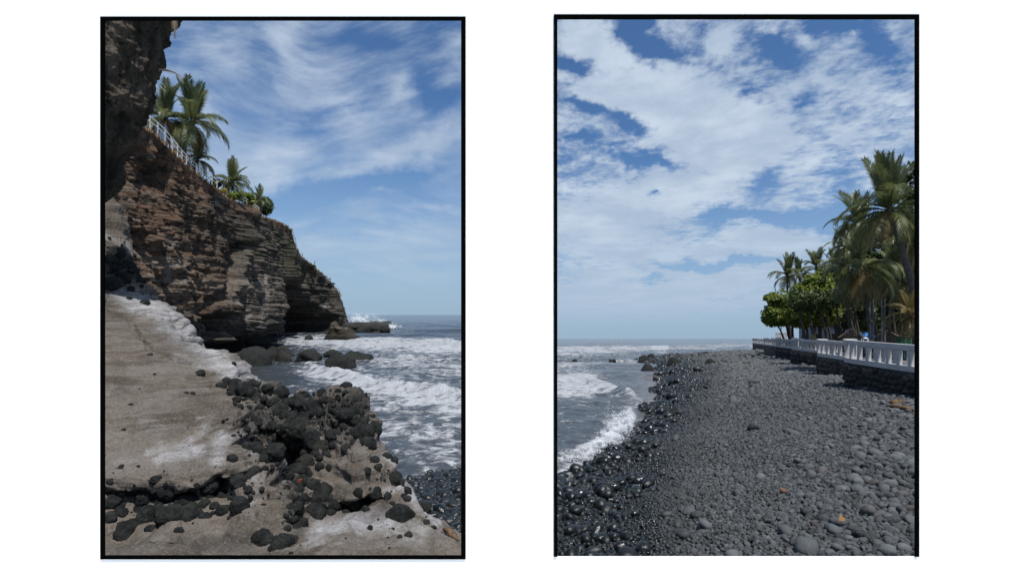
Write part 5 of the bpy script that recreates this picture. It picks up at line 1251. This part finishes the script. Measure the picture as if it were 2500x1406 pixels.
# slim leaning trunks under the canopy
r_ = random.Random(9)
for k, (b, tp, Y) in enumerate([(1968, 1950, 58), (1990, 1972, 60), (2022, 2000, 57), (2032, 2012, 61), (2060, 2040, 55), (2078, 2066, 52), (2090, 2068, 50), (2100, 2084, 54), (2160, 2150, 50), (2185, 2178, 50), (2205, 2192, 47), (2215, 2204, 44)]):
    t = empty('slim_trunk_tree', on(b, Y, 2.6)); q = on(tp, Y, 7.8) - t.location
    MB().tube([(0, 0, -.2), q * .35 + Vector((.1, 0, 0)), q * .7, q], [.17, .13, .11, .08], 7).build('trunk', MAT['bark_dark'], t, smooth=True)
    link('crown', crown_mesh('crown', [(q.x, q.y, q.z + .6, 1.3, 1.2, 1.1)], 420, .26, MAT['leaf_dark'], 900 + k), t)
    tag(t, ['outermost slim leaning trunk, nearest the open water', 'slim leaning trunk just left of the yellow post', 'slim trunk right of the yellow post', 'slim trunk second to the right of the yellow post', 'slim trunk immediately left of the brown gabled hut', 'slim trunk in front of the left half of the brown gabled hut', 'slim trunk before the ridge of the brown gabled hut', 'slim trunk between the brown gabled hut and blue parasol', 'slim trunk between the second and third thin grey poles', 'slim trunk just right of the four thin grey poles', 'slim trunk left of the green cloth screen', 'slim trunk behind the green cloth screen'][k], 'tree', 'slim trunks under the canopy')

# ------------------------------------------------------------------ things on the promenade
def pole(px, Y, top_py, lab):
    b = on(px, Y, 2.6); t = empty('thin_pole', b); h = at(px, top_py, Y).z - b.z
    MB().tube([(0, 0, 0), (0, 0, h * .62)], .045, 8).build('lower_tube', MAT['steel'], t, smooth=True)
    MB().tube([(0, 0, h * .62), (0, 0, h)], .034, 8).build('upper_tube', MAT['steel'], t, smooth=True)
    MB().tube([(0, 0, 0), (0, 0, .06)], .14, 10).build('base_plate', MAT['steel'], t)
    tag(t, lab, 'pole', 'thin grey poles')
pole(2125, 36, 735, 'leftmost of the four thin grey poles beside the blue parasol')
pole(2132, 36, 728, 'second thin grey pole from the blue parasol')
pole(2153, 36, 730, 'third thin grey pole from the blue parasol')
pole(2160, 36, 732, 'thin grey pole farthest from the blue parasol')
def parasol():
    Y = 42; b = on(2116, Y, 2.6); t = empty('parasol', b); h = at(2116, 811, Y).z - b.z
    MB().tube([(0, 0, 0), (0, 0, h)], .03, 8).build('pole', MAT['steel'], t)
    MB().tube([(0, 0, 0), (0, 0, .1)], [.3, .25], 12).build('base', MAT['concrete_dark'], t)
    mb = MB(); n = 8; rr = .62; ring = [(rr * math.cos(6.283 * i / n), rr * math.sin(6.283 * i / n), h - .30) for i in range(n)]
    mid = [(x * .55, y * .55, h - .07) for x, y, z in ring]; low_ = [(x, y, z - .12) for x, y, z in ring]
    v = [(0, 0, h + .03)] + mid + ring + low_
    f = [(0, 1 + i, 1 + (i + 1) % n) for i in range(n)]
    for s0 in (1, 1 + n): f += [(s0 + i, s0 + n + i, s0 + n + (i + 1) % n, s0 + (i + 1) % n) for i in range(n)]
    cn = mb.add(v, f).build('canopy', MAT['blue'], t)
    for i in range(n): MB().tube([(0, 0, h - .5), ring[i]], .012, 4).build('rib', MAT['steel'], cn)
    tag(t, 'open blue parasol beside the rust-roofed hut', 'parasol')
parasol()
def hut(px, Y, wpx, eave_py, ridge_py, lab, mat):
    b = on(px, Y, 2.6); t = empty('beach_hut', b, -math.atan((px - 1250) / F)); s = Y / F; w = wpx * s / 2; he = at(px, eave_py, Y).z - b.z; hr = at(px, ridge_py, Y).z - b.z; dp = 2.2
    for sg in (-1, 1):
        n = 9                                     # roof of separate battens each side
        rf = MB().add([(0, -dp, hr), (sg * w, -dp, he), (sg * w, dp, he), (0, dp, hr), (0, -dp, hr + .07), (sg * w, -dp, he + .07), (sg * w, dp, he + .07), (0, dp, hr + .07)], [(0, 1, 2, 3), (4, 5, 6, 7), (0, 1, 5, 4), (1, 2, 6, 5), (2, 3, 7, 6)]).build('roof', MAT[mat], t)
    sl = 14                                        # striped gable boards
    for i in range(sl):
        x0 = -w + 2 * w * i / sl + .02; x1 = -w + 2 * w * (i + 1) / sl - .02
        z = lambda x: he + (hr - he) * (1 - abs(x) / w) - .03
        if i == sl // 2 - 1 or True:
            MB().add([(x0, -dp + .02, he - .35), (x1, -dp + .02, he - .35), (x1, -dp + .02, z(x1)), (x0, -dp + .02, z(x0)), (x0, -dp + .06, he - .35), (x1, -dp + .06, he - .35), (x1, -dp + .06, z(x1)), (x0, -dp + .06, z(x0))], [(0, 1, 2, 3), (7, 6, 5, 4), (0, 3, 7, 4), (1, 5, 6, 2)]).build('gable_board', MAT['timber'], t)
    for sx in (-1, 1):
        for sy in (-1, 1): MB().box((sx * (w - .2), sy * (dp - .2), he / 2), (.14, .14, he)).build('post', MAT['timber'], t)
        e0 = Vector((0, -dp - .06, hr + .06)); e1 = Vector((sx * (w + .1), -dp - .06, he - .02)); MB().tube([e0, e1], .06, 5).build('bargeboard', MAT['drift'], t)
    MB().box((0, dp - .3, he / 2), (2 * w - .4, .1, he)).build('rear_wall', MAT['timber_dark'], t)
    tag(t, lab, 'hut')
hut(2079, 44, 46, 822, 803, 'open hut with a rust-coloured gabled roof left of the blue parasol', 'rust_tile')
hut(2166, 50, 52, 822, 808, 'red-roofed hut half hidden behind the thin poles', 'rust_tile')
hut(2236, 40, 70, 824, 800, 'red-roofed hut cut by the right edge under the yellow palm', 'rust_tile')
t = empty('yellow_post', on(1985, 58, 2.6)); MB().box((0, 0, .75), (.17, .2, 1.9)).build('shaft', MAT['yellow'], t); MB().box((0, 0, 1.73), (.24, .26, .08)).build('cap', MAT['yellow'], t); tag(t, 'square yellow post standing behind the third balustrade', 'post')
t = empty('plaster_house', on(2020, 78, 2.6)); MB().box((0, 0, 1.6), (7.0, 3, 3.2)).build('wall', MAT['bluegrey'], t); MB().box((0, 0, 3.35), (7.6, 3.6, .3)).build('roof', MAT['concrete_dark'], t)
for i in range(3):
    wn = MB().box((-2.2 + 2.2 * i, -1.53, 1.7), (1.1, .08, 1.2)).build('window', MAT['white_paint'], t); MB().box((-2.2 + 2.2 * i, -1.58, 1.7), (.9, .03, 1.0)).build('pane', MAT['timber_dark'], wn)
tag(t, 'pale bluish low house glimpsed between the tree trunks', 'house')
t = empty('green_screen', on(2212, 34, 2.6))
for i in range(9): MB().box((-.62 + .155 * i, .03 * (i % 2), .75), (.14, .03, 1.5)).build('panel', MAT['green'], t)
MB().box((0, 0, 1.52), (1.4, .07, .06)).build('rail', MAT['timber'], t)
tag(t, 'green pleated cloth screen in front of the right-edge hut', 'screen')

# a person seated on the promenade behind the rail
def person():
    b = on(2112, 31.5, 2.64); t = empty('person', b)
    J = {'pel': (0, 0, .47), 'sp': (0, .03, .72), 'ch': (0, .02, .95), 'nk': (0, -.01, 1.10), 'hd': (0, -.04, 1.22), 'hd2': (0, -.04, 1.30),
         'sl': (-.19, .02, 1.02), 'el': (-.27, -.06, .76), 'wl': (-.16, -.26, .66), 'hl': (-.12, -.34, .64), 'sr': (.19, .02, 1.02), 'er': (.27, -.06, .76), 'wr': (.16, -.26, .66), 'hr': (.12, -.34, .64),
         'tl': (-.10, -.02, .46), 'kl': (-.13, -.44, .48), 'al': (-.13, -.46, .08), 'fl': (-.13, -.62, .04), 'tr': (.10, -.02, .46), 'kr': (.13, -.44, .48), 'ar': (.13, -.46, .08), 'fr': (.13, -.62, .04)}
    E = [('pel', 'sp'), ('sp', 'ch'), ('ch', 'nk'), ('nk', 'hd'), ('hd', 'hd2'), ('ch', 'sl'), ('sl', 'el'), ('el', 'wl'), ('wl', 'hl'), ('ch', 'sr'), ('sr', 'er'), ('er', 'wr'), ('wr', 'hr'), ('pel', 'tl'), ('tl', 'kl'), ('kl', 'al'), ('al', 'fl'), ('pel', 'tr'), ('tr', 'kr'), ('kr', 'ar'), ('ar', 'fr')]
    rad = dict(pel=.15, sp=.13, ch=.15, nk=.055, hd=.085, hd2=.085, sl=.065, el=.045, wl=.032, hl=.035, sr=.065, er=.045, wr=.032, hr=.035, tl=.09, kl=.06, al=.04, fl=.04, tr=.09, kr=.06, ar=.04, fr=.04)
    ks = list(J); me = bpy.data.meshes.new('body'); me.from_pydata([J[k] for k in ks], [(ks.index(a), ks.index(c)) for a, c in E], [])
    o = link('body', me, t); me.materials.append(MAT['shirt'])
    mod = o.modifiers.new('skin', 'SKIN'); 
    for i, k in enumerate(ks): me.skin_vertices[0].data[i].radius = (rad[k], rad[k])
    me.skin_vertices[0].data[0].use_root = True
    o.modifiers.new('sub', 'SUBSURF').levels = 1; o.modifiers['sub'].render_levels = 1
    cm = stone_mesh('cap', 3, MAT['cap'], 2, .02); link('cap', cm, t, (0, -.03, 1.36), (0, 0, 0), (.11, .12, .07))
    MB().box((0, 0, .36), (.45, .4, .08)).build('stool_seat', MAT['timber_dark'], t)
    for sx in (-1, 1):
        for sy in (-1, 1): MB().box((sx * .18, sy * .16, .16), (.05, .05, .34)).build('stool_leg', MAT['timber_dark'], t)
    tag(t, 'person in dark clothes and a white cap seated behind the nearest balustrade', 'person')
person()

# ------------------------------------------------------------------ litter and driftwood
def ground_px(px, py):
    Y = 10.0
    for _ in range(40):
        X = (px - 1250) / F * Y; hh = float(beach_h(np.array([X]), np.array([Y]))[0]); Y = .5 * Y + .5 * (CAM_Z - hh) * F / (py - 826)
    return Vector((X, Y, hh - TILT * Y))
def log(p0, p1, rad, mat, lab, seed=0, name='driftwood'):
    t = empty(name, p0); d = p1 - p0; r = random.Random(seed); sd = d.cross(Vector((0, 0, 1))).normalized()
    pts = [d * f + Vector((0, 0, rad * .8 + r.uniform(0, rad))) + sd * r.uniform(-rad, rad) for f in (0, .2, .45, .7, 1)]
    MB().tube(pts, [rad * .7, rad * 1.1, rad, rad * .9, rad * .4], 9).build('log', MAT[mat], t, smooth=True)
    MB().tube([pts[2], pts[2] + d * .12 + Vector((0, 0, rad * 2))], [rad * .4, rad * .15], 6).build('branch_stub', MAT[mat], t, smooth=True)
    tag(t, lab, 'driftwood'); return t
log(ground_px(2168, 1000), ground_px(2236, 1008), .09, 'drift_orange', 'thick tan driftwood log lying on the shingle below the seawall', 1)
log(ground_px(2175, 992), ground_px(2204, 990), .10, 'drift_orange', 'short brown palm stump piece lying against the tan log', 2)
log(ground_px(2200, 983), ground_px(2228, 991) + Vector((0, 0, .15)), .03, 'pale_stalk', 'bleached straight stalk propped above the tan log', 3)
log(ground_px(2040, 1045), ground_px(2052, 1056), .012, 'pale_stalk', 'thin bleached twig lying alone on the dry cobbles', 4)
log(ground_px(2162, 1094), ground_px(2195, 1096), .010, 'pale_stalk', 'long thin straw near the larger dry cobbles', 5)
t = empty('fallen_leaf', ground_px(2055, 1292) + Vector((0, 0, .11)))
MB().add([(-.06, -.02, 0), (.03, -.03, .01), (.055, .0, .03), (.0, .045, .09), (-.03, .02, .05), (-.06, -.02, .006), (.03, -.03, .016), (.055, .0, .036), (.0, .045, .096), (-.03, .02, .056)], [(0, 1, 2, 3, 4), (9, 8, 7, 6, 5), (0, 5, 6, 1), (1, 6, 7, 2), (2, 7, 8, 3), (3, 8, 9, 4), (4, 9, 5, 0)]).build('leaf_blade', MAT['leaf_fallen'], t)
t.scale = (.75, .75, .75)
tag(t, 'curled orange fallen leaf on the dry cobbles', 'leaf')
red_me = PEB[2].copy(); red_me.materials.clear(); red_me.materials.append(simple('brick_red_stone', (0.13, 0.065, 0.045), .8, .2, 3.0, .2))
o = link('pebble', red_me, None, tuple(ground_px(1912, 1208) + Vector((0, 0, .07))), (.2, .1, .5), (.065, .065, .065)); tag(o, 'single brick-red pebble amid small grey ones', 'pebble')
def slot(px, py, Y):  return at(px, py, Y)
hit, nn, d = ledge_cast.px(728, 1182)
t = empty('orange_shard', hit - d * .02 if hit else at(728, 1182, 6))
MB().add([(-.012, 0, .055), (.035, 0, .06), (.03, .01, -.02), (.008, 0, -.075), (-.012, .035, .055), (.035, .035, .06), (.03, .04, -.02), (.008, .03, -.075)], [(0, 3, 2, 1), (4, 5, 6, 7), (0, 1, 5, 4), (1, 2, 6, 5), (2, 3, 7, 6), (3, 0, 4, 7)]).build('plastic_piece', MAT['orange'], t)
tag(t, 'pointed orange shard wedged in the dark gap between the rocks', 'shard')
def cove_px(px, py):
    Y = 8.0
    for _ in range(40):
        X = (px - 1250) / F * Y; Y = .5 * Y + .5 * (CAM_Z - float(cove_z(X, Y))) * F / (py - 768)
    return Vector((X, Y, float(cove_z(X, Y))))
def led(px, py):
    h, n_, d_ = ledge_cast.px(px, py); return h if h is not None else cove_px(px, py)
log(led(1088, 1300), led(1124, 1326), .028, 'drift_orange', 'orange weathered log at the lower right foot of the pale rock', 6)
log(cove_px(1062, 1240), cove_px(1128, 1256), .03, 'drift_orange', 'thin rusty branch lying on the wet cobbles', 7)
log(cove_px(1045, 1238), cove_px(1110, 1282), .022, 'timber_dark', 'dark crooked twig caught between rock and cobbles', 8)
log(cove_px(1075, 1266), cove_px(1130, 1240), .016, 'pale_stalk', 'pale thin stick among the rusty branches', 9)

# ------------------------------------------------------------------ white page margin as a wall with two bordered openings; added bounce floor
YW0 = 1.5
def wx(px): return (px - 1250) / F * YW0
def wz(py): return CAM_Z - (py - 768) / F * YW0
DECK_Z = CAM_Z - 1.6
OPEN = [(252, 1132, 47.5, 1358.5), (1356.5, 2237, 43, 1356.6)]     # left, right, top, bottom of each opening in the wall
def build_page_margin():  # white margin around the two pictures, given thickness as a wall
    T = 0.10; k = 1 + T / YW0
    xs = [-420, OPEN[0][0], OPEN[0][1], OPEN[1][0], OPEN[1][1], 2920]
    def rings(y, flare, top, bot):
        f = flare
        q = []
        for (l, r_, t_, b_) in OPEN:
            q.append((wx(l) * f - .03 * (f > 1), wx(r_) * f + .03 * (f > 1), CAM_Z + (wz(t_) - CAM_Z) * f + .03 * (f > 1), CAM_Z + (wz(b_) - CAM_Z) * f - .03 * (f > 1)))
        return q
    xl, xr, zt, zb = wx(-420), wx(2920), wz(-150), DECK_Z
    mb = MB()
    def face(y, q, flip):
        v, f = [], []
        cols = [(xl, q[0][0], None), (q[0][0], q[0][1], q[0]), (q[0][1], q[1][0], None), (q[1][0], q[1][1], q[1]), (q[1][1], xr, None)]
        for (a, b, w) in cols:
            spans = [(zb, zt)] if w is None else [(zb, w[3]), (w[2], zt)]
            for (c, d) in spans:
                i = len(v); v += [(a, y, c), (b, y, c), (b, y, d), (a, y, d)]; f.append((i, i + 1, i + 2, i + 3) if not flip else (i + 3, i + 2, i + 1, i))
        mb.add(v, f)
    q0 = rings(YW0, 1.0, 0, 0); q1 = rings(YW0 + T, k, 0, 0)
    face(YW0, q0, False); face(YW0 + T, q1, True)
    for a, b in zip(q0, q1):
        A = [(a[0], YW0, a[3]), (a[1], YW0, a[3]), (a[1], YW0, a[2]), (a[0], YW0, a[2])]; B = [(b[0], YW0 + T, b[3]), (b[1], YW0 + T, b[3]), (b[1], YW0 + T, b[2]), (b[0], YW0 + T, b[2])]
        mb.add(A + B, [(0, 4, 5, 1), (1, 5, 6, 2), (2, 6, 7, 3), (3, 7, 4, 0)])
    mb.add([(xl, YW0, zb), (xl, YW0 + T, zb), (xl, YW0 + T, zt), (xl, YW0, zt), (xr, YW0, zb), (xr, YW0 + T, zb), (xr, YW0 + T, zt), (xr, YW0, zt)], [(0, 3, 2, 1), (4, 5, 6, 7), (3, 7, 6, 2)])
    tag(mb.build('wall', MAT['page_margin']), 'white page margin stood up as a wall with two tall openings onto the shore', None, None, 'structure')
build_page_margin()
def bar(parent, l, r_, t_, b_):  # one strip of the black border around a picture
    x0, x1, z0, z1 = wx(l), wx(r_), wz(b_), wz(t_); y0, y1 = YW0 - .004, YW0 - .0005
    c = Vector(((x0 + x1) / 2, (y0 + y1) / 2, (z0 + z1) / 2)) - parent.location
    MB().box(c, (x1 - x0, y1 - y0, z1 - z0)).build('border_bar', MAT['black'], parent)
t = empty('picture_border', (wx(692), YW0 - .002, wz(1363)))
bar(t, 247, 1137, 43, 52); bar(t, 247, 1137, 1354, 1363); bar(t, 247, 257.5, 52, 1354); bar(t, 1126, 1137, 52, 1354)
tag(t, 'thin black picture border round the opening that looks onto the cliff', 'frame')
t = empty('picture_border', (wx(1797), YW0 - .002, wz(1357)))
bar(t, 1352, 2242, 37.5, 49); bar(t, 1352, 1360.5, 49, 1357); bar(t, 2232, 2242, 49, 1357)
tag(t, 'thin black three-sided picture border round the opening that looks onto the beach', 'frame')
v = MB().box((0, -2.2 + .85 - .075 + .7, DECK_Z - .15), (9.0, 5.75, .3)).build('terrace', MAT['deck']); tag(v, kind='structure')  # added floor out of view, bounces sun onto the white wall
